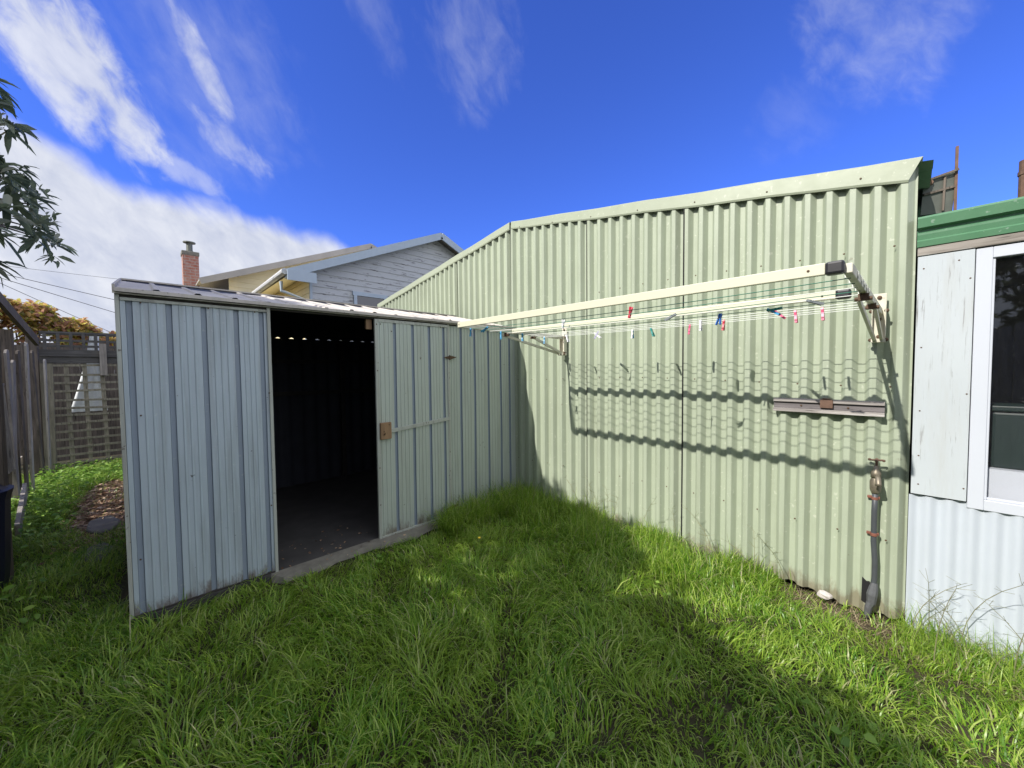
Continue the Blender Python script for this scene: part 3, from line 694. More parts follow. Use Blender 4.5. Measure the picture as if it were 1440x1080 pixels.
mb=MB(); mb.box((-9.972,4.06,2.38),(-9.968,4.80,3.42)); t=NT('far_window_glass'); obj('pane',mb,t.done(t.bsdf((.02,.025,.05),.08,0,None,.8)),wn)
# rear gable x=-14
def g2(y): return 5.98-abs(y-6.1)*.413
mb=MB(); boards(mb,(-14.0,1.9,0),(0,1,0),(1,0,0),8.4,.0,lambda s_:g2(1.9+s_)); obj('rear_gable_wall',mb,M['wb_cream'],nh)
mb=MB(); roofslab(mb,-13.6,-20,6.1,6.10,4.9,.413,-1); roofslab(mb,-13.6,-20,6.1,6.10,4.9,.413,1); obj('roof',mb,M['roof_far'],nh)
mb=MB()
for s_ in (-1,1): mb.beam((-13.58,6.1,6.0),(-13.58,6.1+s_*4.9,6.0-4.9*.413),.03,.17)
obj('barge_board',mb,M['roof_far'],nh)
mb=MB(); mb.box((-20,1.9,0),(-14.1,1.95,3.9)); obj('side_wall',mb,M['wb_cream'],nh)
# chimney on the far side
ch=obj('chimney',MB().box((-15.2,.93,0),(-14.8,1.30,5.0)),M['brick'],nh)
mb=MB(); mb.box((-15.22,.91,4.93),(-14.78,1.32,5.05)); obj('chimney_cap',mb,M['concrete'],ch,bev=.02)
mb=MB(); mb.tube([(-15.0,1.11,5.05),(-15.0,1.11,5.33)],.075,12); mb.tube([(-15.0,1.11,5.33),(-15.0,1.11,5.36),(-15,1.11,5.38)],[.15,.15,.02],12); mb.tube([(-15.0,1.11,5.08),(-15.0,1.11,5.11)],.085,12)
obj('flue',mb,M['iron'],ch,smooth=False)

# ================================================================== POWER LINES
mb=None
for i,(ya,za,yb,zb,r_,lab) in enumerate(((-4.565,6.626,-2.273,6.60,.008,'faint overhead wire, topmost of the wires left of the shed'),(-4.394,6.182,-.956,5.438,.014,'overhead wire, second from the top left of the shed'),(-4.527,5.958,-.98,4.741,.014,'overhead wire, third from the top left of the shed'),(-4.76,5.787,-2.52,4.445,.012,'steepest and lowest overhead wire, passing behind the autumn shrub'))):
    mb=MB(); k=-9; pts=[]
    for q in np.linspace(-5,4,19):
        y=ya+(yb-ya)*q; z=za+(zb-za)*q+.012*(q*q-q); pts.append((-30,y,z))
    mb.tube(pts,r_,5); tag(obj('power_line',mb,M['dark_strip'],loc=(-30,ya,za)),lab,'power line','overhead wires')

# ================================================================== LEFT FENCE, GATE
def paling(mb,x,y,w,h,lean,tilt=0,z0=0,th=.018,mi=0,dog=True):
    u=Vector((math.sin(lean),math.sin(tilt),math.cos(lean))).normalized(); a=Vector((math.cos(lean),0,-math.sin(lean)))
    n=u.cross(a).normalized(); b=Vector((x,y,z0)); vs=[]
    prof=[(-w/2,0),(w/2,0),(w/2,h-.03),(w/4,h),(-w/4,h),(-w/2,h-.03)] if dog else [(-w/2,0),(w/2,0),(w/2,h),(-w/2,h)]
    for s_ in (-1,1):
        for p,q in prof: vs.append(b+a*p+u*q+n*(s_*th/2))
    k=len(prof); fs=[tuple(range(k-1,-1,-1)),tuple(k+i for i in range(k))]+[(i,(i+1)%k,k+(i+1)%k,k+i) for i in range(k)]
    mb.add(vs,fs,mi)
fl=thing('broken_paling_fence','broken leaning paling fence of dark and bleached boards beside the shed passage','fence',(-7.0,-1.03,0))
rr=random.Random(3)
xs=-5.62; i=0
bm={k:MB() for k in ('fence_dark','fence_grey','fence_pale')}
while xs>-8.5:
    if -8.15<xs<-7.4: xs-=.2; i+=1; continue
    w=rr.uniform(.08,.13); key=['fence_grey','fence_dark','fence_pale','fence_dark','fence_pale','fence_grey'][i%6]
    mb=MB(); paling(mb,xs,-1.03+rr.uniform(-.03,.03),w,rr.uniform(1.55,1.95),rr.uniform(-.02,.13),rr.uniform(-.02,.03))
    obj('paling',mb,M[key],fl)
    xs-=w+rr.choice([.02,.05,.12,.16]); i+=1
mb=MB(); mb.beam((-5.75,-.96,2.21),(-7.75,-.97,1.86),.035,.10); obj('top_rail',mb,M['fence_dark'],fl)
mb=MB(); mb.beam((-5.6,-1.09,.45),(-7.35,-1.09,.42),.04,.09); obj('bottom_rail',mb,M['fence_grey'],fl)
for x,h in ((-5.7,2.2),(-7.0,1.95),(-8.4,2.0)):
    mb=MB(); mb.beam((x,-1.10,0),(x-.03,-1.10,h),.1,.1); obj('post',mb,M['fence_dark'],fl)
mb=MB(); mb.beam((-5.5,-.86,.03),(-6.5,-.95,.22),.03,.14,up=(0,0,1)); obj('kick_board',mb,M['fence_grey'],fl)
# small grille panel leaning
gp=MB()
for k in range(9): gp.tube([(-4.95-.07*k,-.86,.60),(-4.97-.07*k,-.90,1.36)],.010,5)
gp.beam((-4.93,-.90,1.36),(-5.55,-.90,1.36),.02,.02)
tag(obj('slatted_panel',gp,M['fence_grey'],loc=(-5.2,-.88,.6)),'thin brown slatted panel leaning against the left fence','slatted panel')
# the long fence behind the photographer (casts the near shadow, mirrored in the window)
fb=thing('long_paling_fence','tall close boarded paling fence along the side of the yard facing the green garage','fence',(-1,-1.1,0))
mb=MB(); x=-5.5; 
while x<6: paling(mb,x,-1.09+rr.uniform(-.006,.006),.105,1.92+rr.uniform(-.03,.03),rr.uniform(-.008,.008)); x+=.108
obj('palings',mb,M['fence_grey'],fb)
mb=MB()
for z in (.4,1.5): mb.beam((-5.5,-1.13,z),(6,-1.13,z),.04,.08)
obj('rail',mb,M['fence_dark'],fb)
mb=MB()
# dark post and navy tub at the left frame edge
mb.box((-4.42,-.83,0),(-4.30,-.715,1.80)); tag(obj('fence_post',mb,M['fence_dark'],loc=(-4.36,-.77,0),bev=.004),'dark square post at the left edge beside the passage','post')
mb=MB(); mb.tube([(-4.30,-.96,0),(-4.30,-.96,.1),(-4.30,-.96,.60),(-4.30,-.96,.66),(-4.30,-.96,.665),(-4.30,-.96,.72)],[.24,.25,.27,.285,.26,.20],20)
tag(obj('plastic_tub',mb,M['navy'],loc=(-4.3,-.96,0),smooth=False),'dark navy plastic tub at the left edge below the dark post','tub')

lg=thing('lattice_gate','grey green timber lattice gate closing the passage beside the shed','gate',(-8.6,-.5,0))
XG=-8.6
mb=MB(); mb.beam((XG,-1.02,0),(XG,-1.0,1.72),.05,.12,up=(0,1,0)); obj('gate_stile',mb,M['lattice'],lg); mb=MB(); mb.beam((XG,.12,0),(XG,.12,1.74),.05,.1,up=(0,1,0)); obj('gate_stile',mb,M['lattice'],lg)
mb=MB(); mb.box((XG-.02,-1.06,1.60),(XG+.03,.30,1.70)); obj('gate_rail',mb,M['lattice_dark'],lg); mb=MB(); mb.box((XG+.032,-1.06,1.70),(XG+.05,.30,1.80)); obj('gate_rail',mb,M['lattice_dark'],lg)
mb=MB(); 
rr=random.Random(11)
for k in range(13):
    z=.12+k*.119+rr.uniform(-.012,.012); mb.beam((XG+.012,-.95,z+rr.uniform(-.01,.01)),(XG+.012,.10,z+rr.uniform(-.03,.03)),.008,.032)
obj('lattice_slat',mb,M['lattice'],lg)
mb=MB()
for k in range(6):
    y=-.80+k*.18; mb.beam((XG-.002,y,.06),(XG-.002,y-.02,1.60),.048,.008,up=(1,0,0))
obj('lattice_slat',mb,M['lattice'],lg)
mb=MB(); mb.box((XG+.055,-.475,1.42),(XG+.075,-.40,1.90)); obj('gate_hasp',mb,M['fence_grey'],lg)
lt=thing('lattice_screen','dark lattice strip with small square openings above the gate','lattice screen',(XG-.1,-.4,1.8))
mb=MB()
for z in (1.84,1.92,2.02): mb.box((XG-.06,-1.06,z),(XG-.05,.30,z+.035))
mb.box((XG-.065,-1.06,2.04),(XG-.04,.30,2.07))
for k in range(11): y=-1.03+k*.125; mb.box((XG-.048,y,1.78),(XG-.038,y+.035,2.06))
obj('slat',mb,M['lattice_dark'],lt)
# things behind the gate
rf_=thing('back_paling_fence','grey paling fence standing behind the lattice gate','fence',(-9.7,-.3,0))
mb=MB(); y=-2.6
rr=random.Random(5)
while y<1.3: 
    w=.10; 
    p=Vector((-9.7,y,0)); h=1.95+rr.uniform(-.05,.05); mb.box((-9.71,y,0),(-9.695,y+w,h)); y+=w+.0015
obj('paling',mb,M['fence_dark'],rf_)
mb=MB(); ny=9;nz=16
for j in range(nz+1):
    z=2.08-1.25*j/nz; w=.05+.16*(j/nz)**1.4
    for i in range(ny+1):
        q=i/ny-.5; mb.v.append((-9.25+.03*math.sin(q*22+j*.3),-.56+q*2*w-.10*(j/nz),z))
for j in range(nz):
    for i in range(ny):
        a=j*(ny+1)+i
        mb.f.append((a,a+1,a+ny+2,a+ny+1)); mb.m.append(0)
tag(obj('hanging_sheet',mb,M['cloth'],loc=(-9.25,-.56,2.0),smooth=True),'pale cloth sheet hanging folded behind the lattice gate','cloth sheet')

# ================================================================== LEAVES
def leaves(name,P_,D_,L_,W_,mat,parent=None,loc=(0,0,0),droop=.25,N_=None):
    """P_ base points, D_ unit directions, lens shaped leaves folded along the midrib"""
    n=len(P_); D_=D_/np.linalg.norm(D_,axis=1)[:,None]
    if N_ is None: N_=rng.normal(size=(n,3))*.5+np.array([0,0,1.0])
    S=np.cross(D_,N_); S/=np.linalg.norm(S,axis=1)[:,None]+1e-9; U=np.cross(S,D_)
    L=L_[:,None];Wd=W_[:,None]; V=np.zeros((n,8,3))
    g=np.array([0,0,-1.0])
    def pt(t,s_,f): return P_+D_*L*t+S*Wd*s_+U*Wd*f+g*(L*droop*t*t)
    V[:,0]=pt(0,0,0);V[:,1]=pt(.3,-.42,.1);V[:,2]=pt(.3,0,-.06);V[:,3]=pt(.3,.42,.1);V[:,4]=pt(.7,-.40,.1);V[:,5]=pt(.7,0,-.06);V[:,6]=pt(.7,.40,.1);V[:,7]=pt(1,0,0)
    fc=[(0,1,2),(0,2,3),(1,4,5,2),(2,5,6,3),(4,7,5),(5,7,6)]
    lp=np.concatenate([np.array(f) for f in fc]); st=np.cumsum([0]+[len(f) for f in fc])[:-1]; nl=len(lp)
    loops=(lp[None,:]+8*np.arange(n)[:,None]).ravel(); starts=(st[None,:]+nl*np.arange(n)[:,None]).ravel()
    return npmesh(name,V.reshape(-1,3),loops,starts,mat,parent,loc)

M['leaf_tree']=leafy('long_green_leaf',[(0,(.09,.12,.07)),(.5,(.15,.19,.11)),(.85,(.24,.28,.19)),(1,(.36,.37,.28))],.4,.42)
M['leaf_autumn']=leafy('autumn_leaf',[(0,(.28,.33,.08)),(.3,(.64,.56,.11)),(.5,(.66,.44,.18)),(.7,(.58,.32,.20)),(.9,(.44,.24,.18)),(1,(.20,.26,.08))],.45,.6)
M['leaf_weed']=leafy('weed_leaf',[(0,(.10,.21,.03)),(.5,(.20,.36,.05)),(1,(.34,.50,.10))],.4,.5)
M['bark']=wood('grey_bark',(.14,.12,.10),(.06,.05,.04),'z',.6,.9)

def whorls(centres,nl,Lr,out=None):
    P_=[];D_=[]
    for c in centres:
        ax=rng.normal(size=3); ax[2]=abs(ax[2])*.4
        if out is not None: ax=ax*.5+np.array(out)
        ax/=np.linalg.norm(ax)
        for k in range(nl):
            d=rng.normal(size=3); d-=ax*d.dot(ax)*.3; d=d/np.linalg.norm(d)+ax*.7
            P_.append(np.array(c)+rng.normal(size=3)*.015); D_.append(d)
    P_=np.array(P_);D_=np.array(D_); L=rng.uniform(*Lr,len(P_)); return P_,D_,L
tr=thing('leafy_tree','dark green tree with long drooping leaves hanging in at the left edge','tree',(-4.7,-1.7,0))
mb=MB()
mb.tube([(-4.7,-1.7,0),(-4.75,-1.65,1.0),(-4.6,-1.6,1.9),(-4.5,-1.4,2.7),(-4.6,-1.1,3.3)],[.11,.09,.07,.045,.02],8); obj('trunk',mb,M['bark'],tr,smooth=True)
cen=[]
def blob(c,r,n):
    for k in range(n):
        d=rng.normal(size=3); d/=np.linalg.norm(d); q=rng.uniform(.35,1)**.5
        cen.append(np.array(c)+d*np.array(r)*q)
# sprays seen at the frame edge
vis=[(-3.62,-.52,3.00),(-3.75,-.53,2.94),(-3.90,-.53,3.02),(-3.70,-.56,3.10),(-3.45,-.54,2.90),(-3.35,-.56,3.03),
     (-3.45,-.52,2.52),(-3.60,-.52,2.60),(-3.80,-.52,2.56),(-3.95,-.54,2.66),(-4.15,-.52,2.60),(-4.30,-.53,2.55),(-4.0,-.53,2.48),(-3.75,-.53,2.45),(-3.55,-.53,2.40),(-4.5,-.54,2.62),(-4.25,-.53,2.47),(-3.4,-.54,2.62),(-3.35,-.55,2.45),(-4.62,-.55,2.55),
     (-4.9,-.52,2.56),(-5.2,-.53,2.62),(-5.5,-.53,2.66),(-5.0,-.54,2.74),(-4.7,-.53,2.72),(-5.3,-.54,2.54),(-4.45,-.53,2.80),(-4.1,-.53,2.75),(-4.1,-.54,3.08),(-3.30,-.53,2.08),(-3.42,-.55,2.03),(-3.3,-.55,2.2),(-3.5,-.56,2.72),(-3.7,-.58,2.70)]
for v in vis:
    cen.append(np.array(v)+rng.normal(size=3)*np.array([.07,.02,.04]))
blob((-4.3,-1.35,2.9),(1.1,.55,.75),240)
P_,D_,L_=whorls(cen,13,(.07,.14))
leaves('crown',P_,D_,L_,L_*.30,M['leaf_tree'],tr,droop=.35)
mb=MB()
for v in vis[:23:2]+[(-3.5,-.6,2.6)]:
    v=Vector(v); mb.tube([(-4.5,-1.4,2.6),((-4.5+v.x)/2,-1.0,(2.6+v.z)/2+.05),tuple(v)],[.02,.012,.004],5)
obj('branch',mb,M['bark'],tr)
# hedge row over the long fence (off to the photographer's back; gives the lumpy shadow edge on the lawn)
hd=thing('hedge','dense leafy hedge growing over the long paling fence','hedge',(-2.2,-1.6,0))
cen=[]
HP=[(-5.6,3.2),(-4.6,3.5),(-3.57,3.66),(-2.99,3.53),(-2.43,3.41),(-2.05,3.32),(-1.85,3.15),(-1.72,2.85),(-1.66,2.60),(-1.57,2.68),(-1.44,2.79),(-1.23,2.81),(-1.03,2.70),(-.84,2.62),(-.63,2.73),(-.5,2.6),(-.34,2.72),(-.27,2.4),(-.2,1.8)]
HP=[(x-.05*(z-.06)/.74,.06+.79*(z-.06)/.74) for x,z in HP]
for k in range(2600):
    x=rng.uniform(-5.8,HP[-2][0]); zt=np.interp(x,[p[0] for p in HP],[p[1] for p in HP])-.11
    z=zt-abs(rng.normal())*.5 if k%2 else rng.uniform(1.4,zt)
    cen.append((x,-1.45+rng.normal()*.10,max(z,1.2)))
P_,D_,L_=whorls(cen,10,(.09,.15)); leaves('crown',P_,D_,L_,L_*.42,M['leaf_tree'],hd)
mb=MB()
for x in (-3.3,-2.4,-1.5,-.8): mb.tube([(x,-1.5,0),(x+.05,-1.5,1.0),(x-.05,-1.5,2.0)],[.05,.04,.02],7)
obj('trunk',mb,M['bark'],hd)
# autumn shrub
au=thing('autumn_shrub','shrub with yellow, orange and russet autumn leaves rising behind the lattice gate','shrub',(-10.6,-1.2,0))
cen=[]; 
prof=[(-1.75,2.70),(-1.45,2.74),(-1.2,2.66),(-.95,2.52),(-.75,2.40),(-.55,2.30),(-.42,2.22)]
for k in range(900):
    y=rng.uniform(-2.4,-.35); zt=np.interp(y,[p[0] for p in prof],[p[1] for p in prof]); zt+=.05*math.sin(y*14)+.03*math.sin(y*31)
    cen.append((rng.uniform(-11.0,-10.3),y,zt-abs(rng.normal())*.28-.06))
P_,D_,L_=whorls(cen,7,(.07,.13)); leaves('crown',P_,D_,L_,L_*.6,M['leaf_autumn'],au)
mb=MB()
for k in range(6): mb.tube([(-10.6+.1*k,-1.6+.2*k,0),(-10.6,-1.7+.22*k,1.2),(-10.6,-1.8+.25*k,2.2)],[.03,.022,.01],6)
obj('trunk',mb,M['bark'],au)

# ================================================================== GROUND AND GRASS
def gz(x,y):
    x=np.asarray(x,float);y=np.asarray(y,float)
    z=.012*np.sin(x*2.1+1)*np.sin(y*1.7)+.008*np.sin(x*5.3+y*4.1)
    z=z-.045-.05*np.clip(x-.1,0,1.2)
    inshed=(x<-3.0)&(x>-5.5)&(y>-.2); z=np.where(inshed,-.06,z)
    return z
t=NT('soil_ground'); o=t.coord(); n1=t.noise(1.3,6,o,.6); n2=t.noise(26,5,o,.7)
c=t.mix(t.ramp(n1,[(.4,(0,0,0)),(.6,(1,1,1))]),(.035,.045,.015),(.07,.05,.03)); c=t.mix(n2,mul((.09,.075,.05),.5),c,'MIX')
M['soil']=t.done(t.bsdf(c,.95,0,t.bump(n2,.8,.02),.2))
xs=np.concatenate([np.linspace(-400,-12,14),np.linspace(-11.7,3,99),np.linspace(4,400,14)])
ys=np.concatenate([np.linspace(-400,-6,12),np.linspace(-5.85,6,80),np.linspace(7,400,14)])
X,Y=np.meshgrid(xs,ys,indexing='ij'); Z=gz(X,Y); V=np.stack([X,Y,Z],-1).reshape(-1,3)
ni,nj=X.shape; a=(np.arange(ni-1)[:,None]*nj+np.arange(nj-1)[None,:]).ravel()
q=np.stack([a,a+nj,a+nj+1,a+1],-1).ravel()
tag(npmesh('ground',V,q,np.arange(len(a))*4,M['soil'],smooth=True),kind='structure')
# bare leaf littered path patch in the passage
t=NT('leaf_litter'); o=t.coord(); n2=t.noise(34,5,o,.75); c=t.ramp(n2,[(.3,(.10,.065,.045)),(.55,(.32,.22,.16)),(.75,(.52,.42,.34))]); M['litter']=t.done(t.bsdf(c,.95,0,t.bump(n2,1,.02),.2))
mb=MB(); nn=40
vs=[(-6.3,-.36,-.028)]
for k in range(nn):
    a_=2*math.pi*k/nn; vs.append((-6.3+1.35*math.cos(a_)*(1+.15*math.sin(3*a_)+.06*math.sin(11*a_)),-.36+.24*math.sin(a_)*(1+.15*math.sin(5*a_)+.1*math.sin(9*a_)),-.040))
mb.add(vs,[(0,1+k,1+(k+1)%nn) for k in range(nn)])
tag(obj('path',mb,M['litter'],loc=(-6.3,-.36,0)),kind='structure')
for (x,y,s_,lab) in ((-4.55,-.32,.15,'flat grey paving stone sunk in the passage nearest the shed corner'),(-5.35,-.33,.20,'flat grey paving stone further along the passage')):
    mb=MB(); n=11; vs=[]
    for z,k_ in ((-.03,1),(-.008,1),(.0,.93)):
        for k in range(n):
            a_=2*math.pi*k/n; r0=s_*(1+.12*math.sin(2*a_+x)+.06*math.sin(5*a_)); vs.append((x+r0*1.3*k_*math.cos(a_),y+r0*.62*k_*math.sin(a_),z))
    fs=[(j*n+k,j*n+(k+1)%n,(j+1)*n+(k+1)%n,(j+1)*n+k) for j in range(2) for k in range(n)]+[tuple(2*n+k for k in range(n))]
    mb.add(vs,fs); tag(obj('paving_stone',mb,M['paver'],loc=(x,y,0)),lab,'paving stone','flat stones in the passage')

def blades(name,X,Y,L,Wd,lean,bend,az,mat,S=4,twist=None):
    n=len(X); Z=gz(X,Y)-.005
    th=lean.copy(); p=np.stack([X,Y,Z],-1); hx=np.cos(az);hy=np.sin(az)
    ta=az+np.pi/2+rng.normal(0,.5,n); sx,sy=np.cos(ta),np.sin(ta)
    V=np.zeros((n,2*S+1,3)); seg=L/S
    for j in range(S):
        w=Wd*(1-(j/S)**1.6)*(.75 if j==0 else 1)
        off=np.stack([sx*w/2,sy*w/2,np.zeros(n)],-1)
        V[:,2*j]=p-off; V[:,2*j+1]=p+off
        d=np.stack([np.sin(th)*hx,np.sin(th)*hy,np.cos(th)],-1)
        p=p+d*seg[:,None]; th=th+bend/S*(1+.5*j)
    V[:,2*S]=p
    low=V[:,:,2]; base=gz(X,Y)[:,None]-.01; V[:,:,2]=np.maximum(low,base)
    fc=[(2*j,2*j+1,2*j+3,2*j+2) for j in range(S-1)]+[(2*S-2,2*S-1,2*S)]
    lp=np.concatenate([np.array(f) for f in fc]); st=np.cumsum([0]+[len(f) for f in fc])[:-1]; nl=len(lp); nv=2*S+1
    loops=(lp[None,:]+nv*np.arange(n)[:,None]).ravel(); starts=(st[None,:]+nl*np.arange(n)[:,None]).ravel()
    return npmesh(name,V.reshape(-1,3),loops,starts,mat)
M['grass']=leafy('lawn_grass',[(0,(.075,.20,.015)),(.4,(.19,.37,.03)),(.75,(.36,.51,.06)),(.93,(.52,.62,.17)),(.97,(.48,.44,.26)),(1,(.52,.47,.30))],.48,.36,patch=(1.7,(.27,.38,.045),.5),spec=.5)
def clump(X,Y,f=3.0,seed=0):
    return .5+.25*np.sin(X*f*1.3+seed+1.7*np.sin(Y*f*.9))+.25*np.sin(Y*f*1.7-seed+1.3*np.sin(X*f))
def scatter(n,x0,x1,y0,y1,keep):
    X=rng.uniform(x0,x1,n);Y=rng.uniform(y0,y1,n); k=keep(X,Y); return X[k],Y[k]
def mkgrass(name,X,Y,Lm,Ls,wid=.0042,lean=.25,bend=1.1,mat=None,azf=None):
    n=len(X); c=clump(X,Y,3.1,2); c2=clump(X,Y,7.3,5)
    L=np.clip(rng.normal(Lm,Ls,n),.03,None)*(.62+.5*c+.3*c2)
    az=(clump(X,Y,2.2,9)*2*np.pi*1.5+rng.normal(0,1.1,n)) if azf is None else azf(X,Y)
    return blades(name,X,Y,L,wid*rng.uniform(.6,1.25,n),np.abs(rng.normal(lean,.2,n)),np.abs(rng.normal(bend,.5,n)),az,mat or M['grass'])
# main lawn
def lawnkeep(X,Y):
    edge=-2.98+.03*np.sin(Y*8)+.06*(rng.uniform(size=len(X))**3)
    left=np.where(Y<.62,-3.10,edge); left=np.where(Y<-.12,-3.4,left)
    bare=(np.abs(Y-3.0)<.12)&(X>-.55)&(X<.1)&(rng.uniform(size=len(X))<.85)
    return (X>left)&(Y<3.06)&~bare
X,Y=scatter(108000,-3.4,1.6,-.6,3.06,lawnkeep)
dsh=np.clip((X+2.98)/.55,0,1)*.6+.4; dsh=np.where(Y<.6,np.maximum(dsh,.9),dsh)
def lawn_blades(X,Y,dsh):
    n=len(X); c=clump(X,Y,3.1,2); c2=clump(X,Y,7.3,5); c3=clump(X,Y,13.,3)
    L=np.clip(rng.normal(.125,.045,n),.03,None)*(.45+.55*c+.35*c2+.25*c3)*dsh
    az=clump(X,Y,4.4,9)*2*np.pi*1.5+rng.normal(0,.9,n)
    L=L*np.where(X>-1.4,np.clip(1.0-.30*(X+1.4),.68,1),1)
    return blades('grass',X,Y,L,.0058*rng.uniform(.5,1.5,n),np.abs(rng.normal(.22+.35*c2,.2,n)),np.abs(rng.normal(1.1+.7*c,.5,n)),az,M['grass'])
g=lawn_blades(X,Y,dsh); tag(g,'long uncut green lawn grass','grass',kind='stuff')
# low broad leaved weeds in the lawn
n=2600; Xw=rng.uniform(-2.9,1.2,n); Yw=rng.uniform(-.3,3.0,n); k_=clump(Xw,Yw,5.7,4)>.80; Xw=Xw[k_];Yw=Yw[k_]; n=len(Xw)
Pw=np.stack([Xw,Yw,gz(Xw,Yw)+rng.uniform(.01,.06,n)],-1); Dw=rng.normal(size=(n,3)); Dw[:,2]=np.abs(Dw[:,2])*.5+.2; Lw=rng.uniform(.02,.05,n)
tag(leaves('lawn_weeds',Pw,Dw,Lw,Lw*.8,M['leaf_weed']),'small broad leaved weeds growing in patches among the lawn grass','weeds',kind='stuff')
# tall tufts along the garage wall and in the corner
def tuftkeep(X,Y):
    c=clump(X*1.5,Y,5,1); d=3.07-Y; return (rng.uniform(size=len(X))<np.clip(1.15-d*2.0,0,1)*np.clip(c*1.3-.1,.05,1))
X,Y=scatter(26000,-2.95,-.55,2.45,3.07,tuftkeep)
X2,Y2=scatter(3500,-3.0,-2.75,1.9,3.07,lambda a,b:np.ones(len(a),bool)); X=np.concatenate([X,X2]);Y=np.concatenate([Y,Y2])
n=len(X); tall=np.interp(X,[-3,-2.6,-1.6,-.9,-.5],[.30,.30,.22,.20,.12])
g=blades('tall_grass',X,Y,tall*rng.uniform(.6,1.35,n),.0058*rng.uniform(.6,1.3,n),np.abs(rng.normal(.15,.15,n)),np.abs(rng.normal(1.3,.7,n)),rng.uniform(0,6.28,n),M['grass'],S=5)
tag(g,'tall tufted grass growing against the foot of the green wall','grass',kind='stuff')
# tufts by annex
def k2(X,Y): return rng.uniform(size=len(X))<np.clip(1.2-(3.07-Y)*3,0,1)*.8
X,Y=scatter(5200,.0,1.4,2.6,3.07,k2); n=len(X)
g=blades('tall_grass',X,Y,rng.uniform(.08,.24,n),.004*rng.uniform(.6,1.3,n),np.abs(rng.normal(.15,.15,n)),np.abs(rng.normal(1.0,.6,n)),rng.uniform(0,6.28,n),M['grass'],S=5)
tag(g,'tufts of tall grass along the foot of the white cladding','grass',kind='stuff')
# dry straw at the bare strip
M['straw']=leafy('dry_straw',[(0,(.30,.24,.13)),(.6,(.45,.38,.24)),(1,(.20,.13,.08))],.2,.7)
X,Y=scatter(5500,-.75,1.3,2.75,3.07,lambda a,b:rng.uniform(size=len(a))<.75); n=len(X)
g=blades('dry_straw',X,Y,rng.uniform(.05,.14,n),.003*rng.uniform(.6,1.3,n),rng.uniform(1.0,1.5,n),rng.uniform(0,.4,n),rng.uniform(0,6.28,n),M['straw'])
tag(g,'dry straw and thatch lying at the foot of the wall near the tap','dead grass',kind='stuff')
# seed stalks
M['stalk']=leafy('seed_stalk',[(0,(.30,.28,.16)),(1,(.18,.20,.09))],.2,.6)
mb=MB(); rr=random.Random(21)
def stalk(x,y,h,lx,ly):
    pts=[]
    z0=float(gz(x,y))
    for k in range(7):
        q=k/6; pts.append((x+lx*q*q,y+ly*q*q,z0+h*(q-.15*q*q)))
    mb.tube(pts,[.0022-.0012*k/6 for k in range(7)],4)
    for k in (3,4,5,6):
        p=Vector(pts[k])
        for s_ in range(3):
            d=Vector((rr.uniform(-1,1),rr.uniform(-1,.3),rr.uniform(.1,.9))).normalized()*rr.uniform(.03,.07); mb.tube([p,p+d],.0008,3)
for k in range(15):
    x=rr.uniform(.05,.55); stalk(x,rr.uniform(2.75,3.03),rr.uniform(.25,.60),rr.uniform(-.28,.28),rr.uniform(-.15,.02))
for k in range(14): x=rr.uniform(-2.2,-.35); stalk(x,rr.uniform(2.9,3.04),rr.uniform(.3,.55),rr.uniform(-.2,.2),rr.uniform(-.1,.02))
for k in range(5): stalk(rr.uniform(-2.97,-2.85),rr.uniform(2.0,2.9),rr.uniform(.3,.5),rr.uniform(-.02,.2),rr.uniform(-.2,.2))
tag(obj('seed_stalks',mb,M['stalk']),'thin dry seed stalks standing among the grass along the walls','seed stalks',kind='stuff')
# passage: grass and leafy weeds
def pk_(X,Y):
    inpath=(((X+6.3)/1.35)**2+((Y+.36)/.24)**2<.85)&(rng.uniform(size=len(X))<.93)
    sh_=(X>-5.45)&(Y>-.16); return ~inpath&~sh_&(Y<.9)&((X<-5.5)|(Y<-.14))
X,Y=scatter(42000,-9.0,-3.0,-1.6,-.1,pk_)
g=mkgrass('grass',X,Y,.10,.03,.005,.4,1.2); tag(g,'dark grass covering the passage beside the shed','grass',kind='stuff')
X,Y=scatter(6000,-8.5,-3.3,-1.05,-.15,lambda a,b:pk_(a,b)&(rng.uniform(size=len(a))<np.clip(.15+(-.45-b)*2.2+ (a<-7.2)*1.0,0.05,1)*np.where(a>-5.6,.4,1)))
n=len(X); Z=gz(X,Y)+rng.uniform(.0,.20,n)*np.clip((-.3-Y)*2+(X<-7.1)*.9,.15,1); P_=np.stack([X,Y,Z],-1); D_=rng.normal(size=(n,3)); D_[:,2]=np.abs(D_[:,2])*.5
L_=rng.uniform(.03,.075,n); g=leaves('weeds',P_,D_,L_,L_*.5,M['leaf_weed'])
tag(g,'leafy green weeds growing along the passage and gate','weeds',kind='stuff')
n=2600; Pp=np.stack([rng.normal(-6.2,.75,n),rng.normal(-.36,.12,n),np.full(n,-.03)+rng.uniform(0,.02,n)],-1); k_=(Pp[:,1]<-.12)&(Pp[:,0]<-4.4); Pp=Pp[k_]; n=len(Pp); Dd=rng.normal(size=(n,3)); Dd[:,2]*=.12; Ll=rng.uniform(.03,.06,n)
M['dead_leaf']=leafy('fallen_leaf',[(0,(.16,.09,.055)),(.5,(.30,.19,.12)),(1,(.48,.36,.26))],.1,.8)
tag(leaves('fallen_leaves',Pp,Dd,Ll,Ll*.5,M['dead_leaf'],droop=0),'brown fallen leaves and bark littering the passage path','leaf litter',kind='stuff')
